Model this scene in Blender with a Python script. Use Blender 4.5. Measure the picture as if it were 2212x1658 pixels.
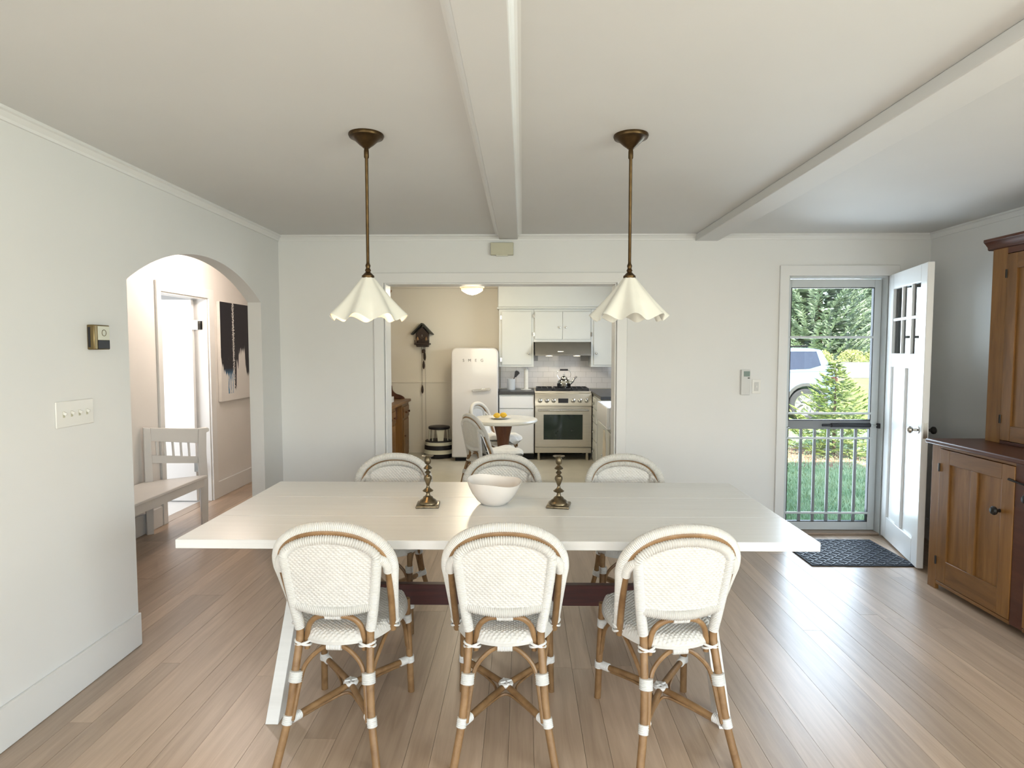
import bpy, bmesh, math, random
from math import pi, sin, cos, sqrt, radians, atan2
from mathutils import Vector, Matrix

for o in list(bpy.data.objects):
    bpy.data.objects.remove(o)
scene = bpy.context.scene
COL = scene.collection
random.seed(7)

# ------------------------------------------------------------------ camera
F, CX, CY, H = 1322.0, 1106.0, 829.0, 1.5
_y = Vector(((1128 - CX) / F, -(752 - CY) / F, 1.0)).normalized()
_z = Vector((0, _y.z, -_y.y)).normalized()
_x = -_y.cross(_z)
if _x.x < 0:
    _x = -_x
RW = (_x, _y, _z)                      # world axes in camera (right, up, forward)
cam_data = bpy.data.cameras.new('camera')
cam = bpy.data.objects.new('camera', cam_data)
COL.objects.link(cam)
cam_data.sensor_width = 36.0
cam_data.lens = 36.0 * F / 2212.0
cam_data.clip_start = 0.05
cam_data.clip_end = 300
mw = Matrix.Identity(4)
for i in range(3):
    mw[i][0], mw[i][1], mw[i][2] = RW[i].x, RW[i].y, -RW[i].z
mw[0][3], mw[1][3], mw[2][3] = 0, 0, H
cam.matrix_world = mw
scene.camera = cam

def ray(px, py):
    d = Vector(((px - CX) / F, -(py - CY) / F, 1.0))
    return Vector([RW[i].dot(d) for i in range(3)])
def at_z(px, py, z):
    d = ray(px, py); return Vector((0, 0, H)) + d * ((z - H) / d.z)
def at_y(px, py, y):
    d = ray(px, py); return Vector((0, 0, H)) + d * (y / d.y)
def at_x(px, py, x):
    d = ray(px, py); return Vector((0, 0, H)) + d * (x / d.x)

# ------------------------------------------------------------------ light
world = bpy.data.worlds.new('world'); scene.world = world
world.use_nodes = True
wn = world.node_tree.nodes; wl = world.node_tree.links
sky = wn.new('ShaderNodeTexSky'); sky.sky_type = 'NISHITA'; sky.sun_disc = False
sky.sun_elevation = radians(40); sky.sun_rotation = radians(180); sky.altitude = 20
bg = wn['Background']; bg.inputs['Strength'].default_value = 0.55
wl.new(sky.outputs[0], bg.inputs['Color'])

def light(name, kind, loc, energy, color=(1, 1, 1), size=1.0, size_y=None, aim=None, radius=None, spread=None):
    d = bpy.data.lights.new(name, kind); d.energy = energy; d.color = color
    if kind == 'AREA':
        d.shape = 'RECTANGLE'; d.size = size; d.size_y = size_y or size
        if spread: d.spread = spread
    elif radius is not None:
        d.shadow_soft_size = radius
    o = bpy.data.objects.new(name, d); COL.objects.link(o); o.location = loc
    if aim is not None:
        o.rotation_euler = (Vector(aim) - Vector(loc)).to_track_quat('-Z', 'Y').to_euler()
    return o
sun = light('sun', 'SUN', (0, -10, 20), 10, (1.0, 0.94, 0.82))
sun.data.angle = radians(0.6)
_el, _az = radians(38), radians(20)
sun.rotation_euler = Vector((sin(_az) * cos(_el), cos(_az) * cos(_el), -sin(_el))).to_track_quat('-Z', 'Y').to_euler()
# daylight in the front, right and kitchen windows and doorway, plus two added lights
light('daylight_or_fill', 'AREA', (-0.75, -2.36, 1.45), 20, (0.98, 0.985, 1.0), 1.5, 1.4, aim=(-0.75, 5, 1.35))
light('daylight_or_fill', 'AREA', (1.75, -2.36, 1.45), 20, (0.94, 0.965, 1.0), 1.5, 1.4, aim=(1.75, 5, 1.35))
light('daylight_or_fill', 'AREA', (3.16, -0.5, 1.45), 84, (0.925, 0.99, 0.93), 2.0, 1.3, aim=(-3, -0.3, 1.4))
light('daylight_or_fill', 'AREA', (2.48, 5.2, 1.1), 44, (0.76, 0.87, 1.0), 0.7, 1.9, aim=(1.7, 0, 1.5))
light('daylight_or_fill', 'AREA', (-1.90, -0.7, 1.45), 34, (0.97, 0.985, 1.0), 1.8, 1.3, aim=(3, 0.2, 1.6))  # added fill to even out the room; this wall has no window
light('daylight_or_fill', 'AREA', (1.52, 6.9, 1.5), 19, (0.82, 0.90, 1.0), 1.1, 0.9, aim=(-2, 6.9, 1.1))
light('daylight_or_fill', 'AREA', (-4.3, 4.45, 1.4), 30, (0.97, 0.98, 1.0), 1.5, 1.6, aim=(-4.0, 7, 1.4))  # added to brighten the side room; no window in its wall

scene.view_settings.view_transform = 'Standard'
scene.view_settings.look = 'None'
scene.view_settings.gamma = 1.0
scene.view_settings.use_curve_mapping = False
scene.view_settings.exposure = 0.14
scene.cycles.max_bounces = 5
scene.cycles.diffuse_bounces = 3
scene.cycles.glossy_bounces = 2
scene.cycles.adaptive_threshold = 0.06

# ------------------------------------------------------------------ materials
MATS = {}
def base(name):
    m = bpy.data.materials.new(name); m.use_nodes = True
    nt = m.node_tree; p = nt.nodes['Principled BSDF']
    MATS[name] = m
    return m, nt, p
def setp(p, **k):
    for n, v in k.items():
        n = n.replace('_', ' ')
        for cand in (n, n.title()):
            if cand in p.inputs:
                p.inputs[cand].default_value = v; break
def coords(nt, kind='Object', scale=(1, 1, 1), rnd=False):
    tc = nt.nodes.new('ShaderNodeTexCoord'); mp = nt.nodes.new('ShaderNodeMapping')
    mp.inputs['Scale'].default_value = scale
    nt.links.new(tc.outputs[kind], mp.inputs['Vector'])
    if rnd:
        oi = nt.nodes.new('ShaderNodeObjectInfo'); mul = nt.nodes.new('ShaderNodeMath'); mul.operation = 'MULTIPLY'
        mul.inputs[1].default_value = 57.3
        nt.links.new(oi.outputs['Random'], mul.inputs[0]); nt.links.new(mul.outputs[0], mp.inputs['Location'])
        return mp, oi
    return mp
def noise(nt, vec, scale, detail=3, rough=0.5, dist=0.0):
    n = nt.nodes.new('ShaderNodeTexNoise'); n.inputs['Scale'].default_value = scale
    n.inputs['Detail'].default_value = detail; n.inputs['Roughness'].default_value = rough; n.inputs['Distortion'].default_value = dist
    nt.links.new(vec.outputs[0], n.inputs['Vector']); return n
def ramp(nt, fac, stops):
    r = nt.nodes.new('ShaderNodeValToRGB'); e = r.color_ramp.elements
    while len(e) < len(stops): e.new(0.5)
    for i, (p, c) in enumerate(stops):
        e[i].position = p; e[i].color = (*c, 1)
    nt.links.new(fac, r.inputs['Fac']); return r
def bump(nt, p, height, strength=0.2, dist=0.002):
    b = nt.nodes.new('ShaderNodeBump'); b.inputs['Strength'].default_value = strength; b.inputs['Distance'].default_value = dist
    nt.links.new(height, b.inputs['Height']); nt.links.new(b.outputs[0], p.inputs['Normal']); return b
def tint(c, k): return tuple(min(1, x * k) for x in c)
def plain(name, col, rough=0.5, metal=0.0, var=0.05, scale=8, bmp=0.05, bscale=60, coat=0.0, spec=0.5, aniso=None):
    m, nt, p = base(name)
    mp = coords(nt, scale=aniso or (1, 1, 1))
    n = noise(nt, mp, scale)
    r = ramp(nt, n.outputs['Fac'], [(0.3, tint(col, 1 - var)), (0.7, tint(col, 1 + var))])
    nt.links.new(r.outputs[0], p.inputs['Base Color'])
    setp(p, Roughness=rough, Metallic=metal, Coat_Weight=coat, Specular_IOR_Level=spec)
    if bmp:
        n2 = noise(nt, mp, bscale, 2); bump(nt, p, n2.outputs['Fac'], bmp, 0.002)
    return m
def wood(name, dark, light_, stretch, scale=6, rough=0.45, rnd=0.25, bmp=0.12, spec=0.5, coat=0.0, sat=1.0):
    m, nt, p = base(name)
    mp, oi = coords(nt, scale=stretch, rnd=True)
    n = noise(nt, mp, scale, 6, 0.6, 0.6)
    r = ramp(nt, n.outputs['Fac'], [(0.28, dark), (0.5, tuple((a + b) / 2 for a, b in zip(dark, light_))), (0.72, light_)])
    hsv = nt.nodes.new('ShaderNodeHueSaturation')
    mr = nt.nodes.new('ShaderNodeMapRange'); mr.inputs['To Min'].default_value = 1 - rnd; mr.inputs['To Max'].default_value = 1 + rnd
    nt.links.new(oi.outputs['Random'], mr.inputs['Value']); nt.links.new(mr.outputs[0], hsv.inputs['Value'])
    hsv.inputs['Saturation'].default_value = sat
    nt.links.new(r.outputs[0], hsv.inputs['Color']); nt.links.new(hsv.outputs[0], p.inputs['Base Color'])
    setp(p, Roughness=rough, Specular_IOR_Level=spec, Coat_Weight=coat, Coat_Roughness=0.30)
    n2 = noise(nt, mp, scale * 3, 4); bump(nt, p, n2.outputs['Fac'], bmp, 0.002)
    return m
def emit(name, col, strength):
    m, nt, p = base(name)
    mp = coords(nt); n = noise(nt, mp, 4)
    r = ramp(nt, n.outputs['Fac'], [(0.3, tint(col, 0.97)), (0.7, col)])
    nt.links.new(r.outputs[0], p.inputs['Emission Color']); nt.links.new(r.outputs[0], p.inputs['Base Color'])
    p.inputs['Emission Strength'].default_value = strength
    return m
def glass(name, tintc=(0.95, 0.97, 0.97), gloss=0.08):
    m, nt, p = base(name)
    nt.nodes.remove(p)
    out = nt.nodes['Material Output']
    t = nt.nodes.new('ShaderNodeBsdfTransparent'); t.inputs[0].default_value = (*tintc, 1)
    g = nt.nodes.new('ShaderNodeBsdfGlossy'); g.inputs['Roughness'].default_value = 0.02
    fr = nt.nodes.new('ShaderNodeFresnel'); fr.inputs[0].default_value = 1.35
    mx = nt.nodes.new('ShaderNodeMixShader')
    nt.links.new(fr.outputs[0], mx.inputs[0]); nt.links.new(t.outputs[0], mx.inputs[1]); nt.links.new(g.outputs[0], mx.inputs[2])
    nt.links.new(mx.outputs[0], out.inputs['Surface'])
    return m

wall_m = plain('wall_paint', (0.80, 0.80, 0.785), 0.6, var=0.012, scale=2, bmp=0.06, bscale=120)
hall_m = plain('hall_paint', (0.80, 0.775, 0.74), 0.6, var=0.012, scale=2, bmp=0.05, bscale=120)
kit_m = plain('kitchen_paint', (0.86, 0.815, 0.715), 0.5, var=0.012, scale=2, bmp=0.05, bscale=120)
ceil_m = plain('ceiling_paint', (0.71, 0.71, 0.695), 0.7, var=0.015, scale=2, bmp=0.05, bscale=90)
trim_m = plain('trim_paint', (0.80, 0.80, 0.785), 0.32, var=0.01, scale=5, bmp=0.03)
white_m = plain('white_gloss_paint', (0.84, 0.845, 0.84), 0.25, var=0.01, scale=5, bmp=0.03)
cab_m = plain('cabinet_paint', (0.72, 0.74, 0.71), 0.35, var=0.012, scale=5, bmp=0.03)
sill_m = wood('sill_wood', (0.22, 0.16, 0.12), (0.38, 0.29, 0.22), (1, 12, 12))
floor_m = wood('floor_oak', (0.375, 0.265, 0.180), (0.535, 0.40, 0.29), (14, 0.9, 1), 2.2, 0.36, 0.16, 0.10, 0.6, 0.4)
kfloor_m = plain('kitchen_floor', (0.66, 0.63, 0.54), 0.35, var=0.04, scale=5, bmp=0.04)
table_m = wood('table_paint', (0.78, 0.775, 0.745), (0.84, 0.835, 0.81), (0.8, 14, 14), 3, 0.28, 0.012, 0.10, 0.5)
red_m = wood('mahogany', (0.035, 0.006, 0.005), (0.075, 0.013, 0.009), (1, 14, 14), 4, 0.4, 0.05)
rattan_m = wood('rattan_cane', (0.175, 0.092, 0.036), (0.33, 0.195, 0.088), (3, 3, 3), 5, 0.38, 0.12, 0.1)
weave_m = plain('white_weave', (0.655, 0.635, 0.595), 0.42, var=0.04, scale=30, bmp=0.0)
bind_m = plain('white_binding', (0.74, 0.73, 0.70), 0.42, var=0.03, scale=40, bmp=0.0)
brass_m = plain('aged_brass', (0.085, 0.052, 0.022), 0.36, 0.9, var=0.25, scale=25, bmp=0.05)
silver_m = plain('tarnished_silver', (0.17, 0.135, 0.085), 0.33, 0.95, var=0.45, scale=40, bmp=0.1, bscale=60)
shade_m = plain('plaster_shade', (0.80, 0.78, 0.70), 0.6, var=0.02, scale=12, bmp=0.05)
bowl_m = plain('white_ceramic', (0.80, 0.75, 0.70), 0.12, var=0.05, scale=6, bmp=0.03, coat=0.5)
pine_m = wood('pine_wood', (0.15, 0.064, 0.014), (0.285, 0.135, 0.036), (7, 7, 0.8), 3, 0.40, 0.08, 0.06)
pineh_m = wood('pine_wood_across', (0.13, 0.056, 0.013), (0.24, 0.112, 0.031), (7, 0.8, 7), 3, 0.40, 0.08, 0.06)
redpine_m = wood('red_stained_wood', (0.060, 0.016, 0.008), (0.11, 0.034, 0.015), (7, 0.8, 7), 3, 0.35, 0.06, 0.06)
iron_m = plain('black_iron', (0.015, 0.014, 0.013), 0.4, 0.4, var=0.2)
dark_m = plain('dark_void', (0.012, 0.012, 0.012), 0.8, var=0.1)
chrome_m = plain('chrome', (0.62, 0.62, 0.60), 0.12, 1.0, var=0.04)
steel_m = plain('stainless_steel', (0.56, 0.52, 0.44), 0.33, 0.95, var=0.06, scale=4, bmp=0.02, aniso=(1, 1, 30))
alu_m = plain('door_enamel', (0.60, 0.63, 0.63), 0.4, var=0.02)
bar_m = plain('grey_bar_enamel', (0.22, 0.23, 0.24), 0.45, var=0.03)
glass_m = glass('clear_glass')
fridge_m = plain('cream_enamel', (0.68, 0.66, 0.64), 0.18, var=0.01, bmp=0.0, coat=0.6)
stone_m = plain('black_stone', (0.02, 0.021, 0.023), 0.3, var=0.2, scale=30)
ovenglass_m = plain('oven_glass', (0.015, 0.028, 0.020), 0.06, var=0.1, bmp=0.0, coat=0.4)
tile_m = plain('subway_tile', (0.76, 0.74, 0.735), 0.18, var=0.02, scale=3, bmp=0.02, coat=0.3)
mat_m = plain('door_mat_rubber', (0.022, 0.03, 0.045), 0.7, var=0.3, scale=40, bmp=0.4, bscale=200)
fleece_m = plain('sheepskin_wool', (0.82, 0.81, 0.76), 0.9, var=0.05, scale=30, bmp=0.5, bscale=90)
lemon_m = plain('lemon_peel', (0.72, 0.45, 0.03), 0.4, var=0.1, scale=20, bmp=0.3, bscale=150)
walnut_m = wood('dark_walnut', (0.07, 0.024, 0.010), (0.15, 0.055, 0.024), (6, 6, 1), 3, 0.35, 0.05)
clock_m = wood('clock_wood', (0.012, 0.006, 0.004), (0.045, 0.020, 0.010), (8, 8, 8), 6, 0.5, 0.1)
beige_m = plain('beige_plastic', (0.55, 0.53, 0.40), 0.5, var=0.03)
plate_m = plain('switch_plastic', (0.82, 0.81, 0.77), 0.3, var=0.01, bmp=0)
lcd_m = plain('lcd_screen', (0.16, 0.23, 0.20), 0.3, var=0.1, bmp=0)
black_m = plain('black_rubber', (0.012, 0.012, 0.016), 0.45, var=0.2)
goldplate_m = plain('bronze_plate', (0.20, 0.15, 0.07), 0.3, 0.8, var=0.1)
cream_m = plain('cream_face', (0.70, 0.70, 0.58), 0.4, var=0.02, bmp=0)
towel_m = plain('linen_towel', (0.66, 0.60, 0.48), 0.9, var=0.06, scale=12, bmp=0.3)

# ------------------------------------------------------------------ mesh helpers
class MB:
    def __init__(s): s.v = []; s.f = []
    def add(s, vs, fs):
        b = len(s.v); s.v += [tuple(p) for p in vs]; s.f += [tuple(b + i for i in q) for q in fs]; return s
    def box(s, x0, y0, z0, x1, y1, z1):
        vs = [(x, y, z) for z in (z0, z1) for y in (y0, y1) for x in (x0, x1)]
        return s.add(vs, [(0, 2, 3, 1), (4, 5, 7, 6), (0, 1, 5, 4), (2, 6, 7, 3), (0, 4, 6, 2), (1, 3, 7, 5)])
    def obox(s, mat, hx, hy, hz):
        vs = [mat @ Vector((x, y, z)) for z in (-hz, hz) for y in (-hy, hy) for x in (-hx, hx)]
        return s.add(vs, [(0, 2, 3, 1), (4, 5, 7, 6), (0, 1, 5, 4), (2, 6, 7, 3), (0, 4, 6, 2), (1, 3, 7, 5)])
    def bar(s, a, b, w, t, up=(0, 0, 1)):
        a, b = Vector(a), Vector(b); d = (b - a); L = d.length; d.normalize()
        u = Vector(up); sx = d.cross(u).normalized(); u = sx.cross(d)
        m = Matrix((sx, u, d)).transposed().to_4x4(); m.translation = (a + b) / 2
        return s.obox(m, w / 2, t / 2, L / 2)
    def tube(s, pts, r, n=10, cap=True, closed=False):
        pts = [Vector(p) for p in pts]; N = len(pts)
        rs = r if hasattr(r, '__len__') else [r] * N
        tang = []
        for i in range(N):
            a = pts[(i - 1) % N] if (closed or i > 0) else pts[i]
            b = pts[(i + 1) % N] if (closed or i < N - 1) else pts[i]
            t = b - a; tang.append(t.normalized() if t.length > 1e-9 else Vector((0, 0, 1)))
        up = Vector((0, 0, 1)) if abs(tang[0].z) < 0.9 else Vector((0, 1, 0))
        nrm = tang[0].cross(up).normalized()
        vs = []
        for i in range(N):
            t = tang[i]; nrm = (nrm - t * nrm.dot(t)).normalized(); bi = t.cross(nrm)
            for k in range(n):
                a = 2 * pi * k / n
                vs.append(pts[i] + nrm * (cos(a) * rs[i]) + bi * (sin(a) * rs[i]))
        fs = []
        for i in range(N if closed else N - 1):
            j = (i + 1) % N
            for k in range(n):
                fs.append((i * n + k, i * n + (k + 1) % n, j * n + (k + 1) % n, j * n + k))
        if cap and not closed:
            fs.append(tuple(range(n))[::-1]); fs.append(tuple((N - 1) * n + k for k in range(n)))
        return s.add(vs, fs)
    def lathe(s, prof, n=24, c=(0, 0, 0), axis='z', fr=None):
        vs = []; fs = []
        for i, (r, z) in enumerate(prof):
            for k in range(n):
                a = 2 * pi * k / n
                rr = max(r, 1e-4)
                p = (rr * cos(a), rr * sin(a), z)
                if axis == 'y': p = (p[0], p[2], p[1])
                elif axis == 'x': p = (p[2], p[0], p[1])
                if fr is not None: p = fr @ Vector(p)
                vs.append((p[0] + c[0], p[1] + c[1], p[2] + c[2]))
        for i in range(len(prof) - 1):
            for k in range(n):
                fs.append((i * n + k, i * n + (k + 1) % n, (i + 1) * n + (k + 1) % n, (i + 1) * n + k))
        return s.add(vs, fs)
    def prism(s, poly, plane, a, b):
        def P(p, t):
            return {'xz': (p[0], t, p[1]), 'yz': (t, p[0], p[1]), 'xy': (p[0], p[1], t)}[plane]
        n = len(poly)
        vs = [P(p, a) for p in poly] + [P(p, b) for p in poly]
        fs = [tuple(range(n)), tuple(range(2 * n - 1, n - 1, -1))]
        fs += [(i, (i + 1) % n, n + (i + 1) % n, n + i) for i in range(n)]
        return s.add(vs, fs)
    def grid(s, fn, nu, nv):
        vs = [fn(i / nu, j / nv) for j in range(nv + 1) for i in range(nu + 1)]
        fs = [(j * (nu + 1) + i, j * (nu + 1) + i + 1, (j + 1) * (nu + 1) + i + 1, (j + 1) * (nu + 1) + i) for j in range(nv) for i in range(nu)]
        return s.add(vs, fs)
    def mesh(s, name, smooth=True, recalc=True):
        me = bpy.data.meshes.new(name); me.from_pydata(s.v, [], s.f)
        if recalc:
            bm = bmesh.new(); bm.from_mesh(me); bmesh.ops.recalc_face_normals(bm, faces=bm.faces); bm.to_mesh(me); bm.free()
        if smooth:
            me.polygons.foreach_set('use_smooth', [True] * len(me.polygons)); me.set_sharp_from_angle(angle=radians(38))
        me.update(); return me
    def build(s, name, mat, parent=None, smooth=True, bevel=0.0, segs=2, recalc=True, loc=None):
        me = s.mesh(name, smooth, recalc); me.materials.append(mat)
        o = bpy.data.objects.new(name, me); COL.objects.link(o)
        if parent is not None: o.parent = parent
        if loc is not None: o.location = loc
        if bevel:
            b = o.modifiers.new('bevel', 'BEVEL'); b.width = bevel; b.segments = segs; b.limit_method = 'ANGLE'; b.angle_limit = radians(40)
            b.harden_normals = False
        return o
def B(*a): return MB().box(*a)
def spl(pts, n=8, closed=False):
    P = [Vector(p) for p in pts]; out = []; N = len(P)
    for i in range(N if closed else N - 1):
        p1, p2 = P[i], P[(i + 1) % N]
        p0 = P[(i - 1) % N] if (closed or i > 0) else p1 * 2 - p2
        p3 = P[(i + 2) % N] if (closed or i < N - 2) else p2 * 2 - p1
        for k in range(n):
            t = k / n
            out.append(0.5 * ((2 * p1) + (p2 - p0) * t + (2 * p0 - 5 * p1 + 4 * p2 - p3) * t * t + (3 * p1 - p0 - 3 * p2 + p3) * t ** 3))
    if not closed: out.append(P[-1])
    return out
def resample(pts, step):
    P = [Vector(p) for p in pts]; out = [P[0]]; acc = 0
    for a, b in zip(P, P[1:]):
        L = (b - a).length; d = step - acc
        while d <= L:
            out.append(a.lerp(b, d / L)); d += step
        acc = (acc + L) % step if L > 0 else acc
        acc = L - (d - step)
    if (out[-1] - P[-1]).length > 1e-5: out.append(P[-1])
    return out
def wrapped(pts, r, step=0.0022, amp=0.10):
    step *= 0.62
    q = resample(pts, step)
    return q, [r * (1 + amp * (0.5 - 0.5 * cos(2 * pi * i / 4)) - amp / 2) for i in range(len(q))]
def tag(o, label, cat=None, group=None, kind=None):
    if label: o['label'] = label
    if cat: o['category'] = cat
    if group: o['group'] = group
    if kind: o['kind'] = kind
    return o
def struct(o, label=None):
    o['kind'] = 'structure'
    if label: o['label'] = label
    return o
def thing(name, label, cat, loc=(0, 0, 0), rz=0.0, group=None):
    o = bpy.data.objects.new(name, None); COL.objects.link(o); o.location = loc; o.rotation_euler = (0, 0, rz)
    o.empty_display_size = 0.1
    return tag(o, label, cat, group)
def copy_tree(o, parent=None):
    c = o.copy(); COL.objects.link(c); c.parent = parent
    for ch in list(o.children): copy_tree(ch, c)
    return c

# ------------------------------------------------------------------ setting
XL, XR, D, FRONT, C = -1.945, 3.2, 4.9, -2.4, 2.395
XH, KB, KL, KR = -3.06, 8.74, -1.98, 1.57
WT, LT = 0.16, 0.10
def arc_pts(y0, y1, z0, z1, n=28):
    c = y1 - y0; s_ = z1 - z0; R = (c * c / 4 + s_ * s_) / (2 * s_); yc = (y0 + y1) / 2; zc = z1 - R
    a = math.asin(c / 2 / R)
    return [(yc + R * sin(-a + 2 * a * i / n), zc + R * cos(-a + 2 * a * i / n)) for i in range(n + 1)]
arch = arc_pts(3.0, 4.55, 1.84, 2.062)
struct(MB().prism([(FRONT - 0.15, 0), (3.0, 0)] + arch + [(4.55, 0), (D, 0), (D, C), (FRONT - 0.15, C)], 'yz', XL, XL - LT).build('wall_left', wall_m),
       'white left wall with an arched opening into the hall')
struct(MB().prism([(XL - LT, 0), (-1.10, 0), (-1.10, 2.022), (0.748, 2.022), (0.748, 0), (2.10, 0), (2.10, 2.072), (2.88, 2.072), (2.88, 0), (XR + 0.15, 0), (XR + 0.15, C), (XL - LT, C)], 'xz', D, D + WT).build('wall_back', wall_m),
       'white wall with the kitchen opening and the garden door')
w = MB()
w.box(XR, FRONT, 0, XR + 0.15, -1.6, C); w.box(XR, 0.6, 0, XR + 0.15, D, C); w.box(XR, -1.6, 0, XR + 0.15, 0.6, 0.75); w.box(XR, -1.6, 2.1, XR + 0.15, 0.6, C)
struct(w.build('wall_right', wall_m), 'white right wall behind the pine cupboard')
w = MB(); fy0, fy1 = FRONT - 0.15, FRONT
for x0, x1 in ((XL, -1.55), (0.05, 0.95), (2.55, XR + 0.15)): w.box(x0, fy0, 0, x1, fy1, C)
for x0, x1 in ((-1.55, 0.05), (0.95, 2.55)): w.box(x0, fy0, 0, x1, fy1, 0.7); w.box(x0, fy0, 2.2, x1, fy1, C)
struct(w.build('wall_front', wall_m))
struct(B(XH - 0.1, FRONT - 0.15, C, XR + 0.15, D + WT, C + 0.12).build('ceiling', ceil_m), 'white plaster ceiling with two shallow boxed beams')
struct(B(XH - 0.1, FRONT - 0.2, -0.16, XR + 0.15, D + WT, -0.02).build('floor', sill_m), 'pale oak plank floor')
floor = bpy.data.objects['floor']
# planks: strips along Y, each board an object
x = XH + 0.005; k = 0
while x < XR - 0.02:
    wd = random.choice([0.19, 0.19, 0.095, 0.095, 0.125]); wd = min(wd, XR - x)
    y = 2.4 - random.random() if x < XL - LT - 0.15 else FRONT - random.random() * 1.5
    yend = 5.06 if x > XL - LT - 0.02 else 7.6
    while y < yend:
        L = 1.5 + random.random() * 1.8
        ya, yb = max(y, FRONT - 0.1), min(y + L, yend)
        if yb - ya > 0.02:
            g = 0.0006
            B(x + g, ya + g, -0.02, x + wd - g, yb - g, random.uniform(-0.0008, 0.0)).build('plank', floor_m, floor, smooth=False)
        y += L
    x += wd
# hall
struct(MB().prism([(2.2, 0), (5.13, 0), (5.13, 1.985), (5.93, 1.985), (5.93, 0), (7.7, 0), (7.7, C), (2.2, C)], 'yz', XH, XH - 0.11).build('wall_hall', hall_m), 'off-white hall wall with a doorway')
w = MB(); w.box(XH, 7.6, 0, KL - 0.07, 7.7, C); w.box(XH, 2.2, 0, XL - LT, 2.3, C)
struct(w.build('wall_hall_end', hall_m))
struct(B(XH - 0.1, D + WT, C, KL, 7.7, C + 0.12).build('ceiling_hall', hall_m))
w = MB(); w.box(XH - 0.11, 4.35, -0.1, -5.6, 7.4, 0); w.box(-5.6, 4.35, 0, -5.7, 7.4, C); w.box(-5.6, 4.35, 0, XH - 0.11, 4.25, C); w.box(-5.6, 7.4, 0, XH - 0.11, 7.5, C); w.box(-5.6, 4.35, C, XH - 0.1, 7.4, C + 0.1)
struct(w.build('wall_side_room', white_m))
struct(B(-5.6, 4.35, -0.02, XH, 7.4, -0.001).build('floor_side_room', floor_m))
# kitchen shell
struct(B(KL - 0.065, D + WT, 0, KL, KB + 0.1, C).build('wall_kitchen_left', kit_m))
kw = struct(B(KL - 0.065, KB, 0, KR + 0.12, KB + 0.1, C).build('wall_kitchen_back', kit_m), 'cream kitchen wall behind the fridge and range')
w = MB(); w.box(KR, D + WT, 0, KR + 0.12, 6.3, C); w.box(KR, 7.5, 0, KR + 0.12, KB, C); w.box(KR, 6.3, 0, KR + 0.12, 7.5, 1.02); w.box(KR, 6.3, 2.0, KR + 0.12, 7.5, C)
struct(w.build('wall_kitchen_right', kit_m))
struct(B(KL - 0.065, D + WT, C, KR + 0.12, KB + 0.1, C + 0.12).build('ceiling_kitchen', kit_m))
kf = struct(B(KL - 0.065, D + WT, -0.1, KR + 0.12, KB + 0.1, 0).build('floor_kitchen', kfloor_m), 'pale kitchen floor')
struct(B(KL, KB - 0.020, 1.010, -0.95, KB, 1.030).build('trim_1', kit_m, bevel=0.003))
struct(B(KL, KB - 0.014, 0, -0.95, KB, 0.11).build('baseboard_kitchen', kit_m, bevel=0.003))
struct(B(KL, KB - 0.05, C - 0.05, -0.33, KB, C).build('trim_2', kit_m, bevel=0.015))
# roof
struct(B(XH - 2.7, FRONT - 0.5, C + 0.13, XR + 0.3, D + WT + 0.25, C + 0.42).build('roof', plain('roof_shingle', (0.15, 0.15, 0.15), 0.8)))
struct(B(-5.8, D + WT + 0.25, C + 0.13, KR + 0.3, KB + 0.4, C + 0.42).build('roof', bpy.data.materials['roof_shingle']))

# ceiling beams: flat board with a cove strip at each side
def cove(mb, xa, za, side, y0, y1, w_, h_, n=5):
    pts = [(xa, C), (xa, za)] + [(xa + side * w_ * (1 - cos(pi / 2 * i / n)), za + h_ * 0.15 + (C - za - h_ * 0.15) * sin(pi / 2 * i / n)) for i in range(n + 1)]
    mb.prism(pts, 'xz', y0, y1)
for nm, xa, xb, zb, coves in (('trim_3', -0.182, -0.036, 2.358, (-1, 1)), ('trim_4', 1.362, 1.540, 2.343, ())):
    b = struct(B(xa, FRONT, zb, xb, D, C).build(nm, ceil_m, bevel=0.004), 'boxed ceiling beam with cove edges' if nm == 'trim_3' else 'boxed ceiling beam above the garden door side')
    for sd_ in coves:
        m1 = MB(); cove(m1, xa if sd_ < 0 else xb, 2.363, sd_, FRONT, D, 0.032, 0.01); m1.build('cove_strip', trim_m, b, smooth=False)
# crown mouldings
def crown(prof_pts, name, plane, a, b):
    struct(MB().prism(prof_pts, plane, a, b).build(name, trim_m, smooth=False))
pr = [(0, 0), (0, -0.045), (0.010, -0.045), (0.013, -0.034), (0.026, -0.016), (0.036, -0.012), (0.036, 0)]
crown([(XL + a, C + b) for a, b in pr], 'trim_5', 'xz', FRONT, D)
crown([(XR - a, C + b) for a, b in pr], 'trim_6', 'xz', FRONT, D)
crown([(D - a, C + b) for a, b in pr], 'trim_7', 'yz', XL, XR)
# baseboards
struct(B(XL, FRONT, 0, XL + 0.016, 3.0, 0.165).build('baseboard_left', trim_m, bevel=0.004))
struct(B(XL, 4.55, 0, XL + 0.016, D, 0.165).build('baseboard_left', trim_m, bevel=0.004))
w = MB(); w.box(XL, D - 0.016, 0, -1.19, D, 0.165); w.box(0.83, D - 0.016, 0, 2.02, D, 0.165); w.box(2.96, D - 0.016, 0, XR, D, 0.165)
struct(w.build('baseboard_back', trim_m, bevel=0.004))
struct(B(XR - 0.016, FRONT, 0, XR, D, 0.165).build('baseboard_right', trim_m, bevel=0.004))
w = MB(); w.box(XH, 2.3, 0, XH + 0.016, 5.07, 0.165); w.box(XH, 6.0, 0, XH + 0.016, 7.6, 0.165)
struct(w.build('baseboard_hall', trim_m, bevel=0.004))
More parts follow.
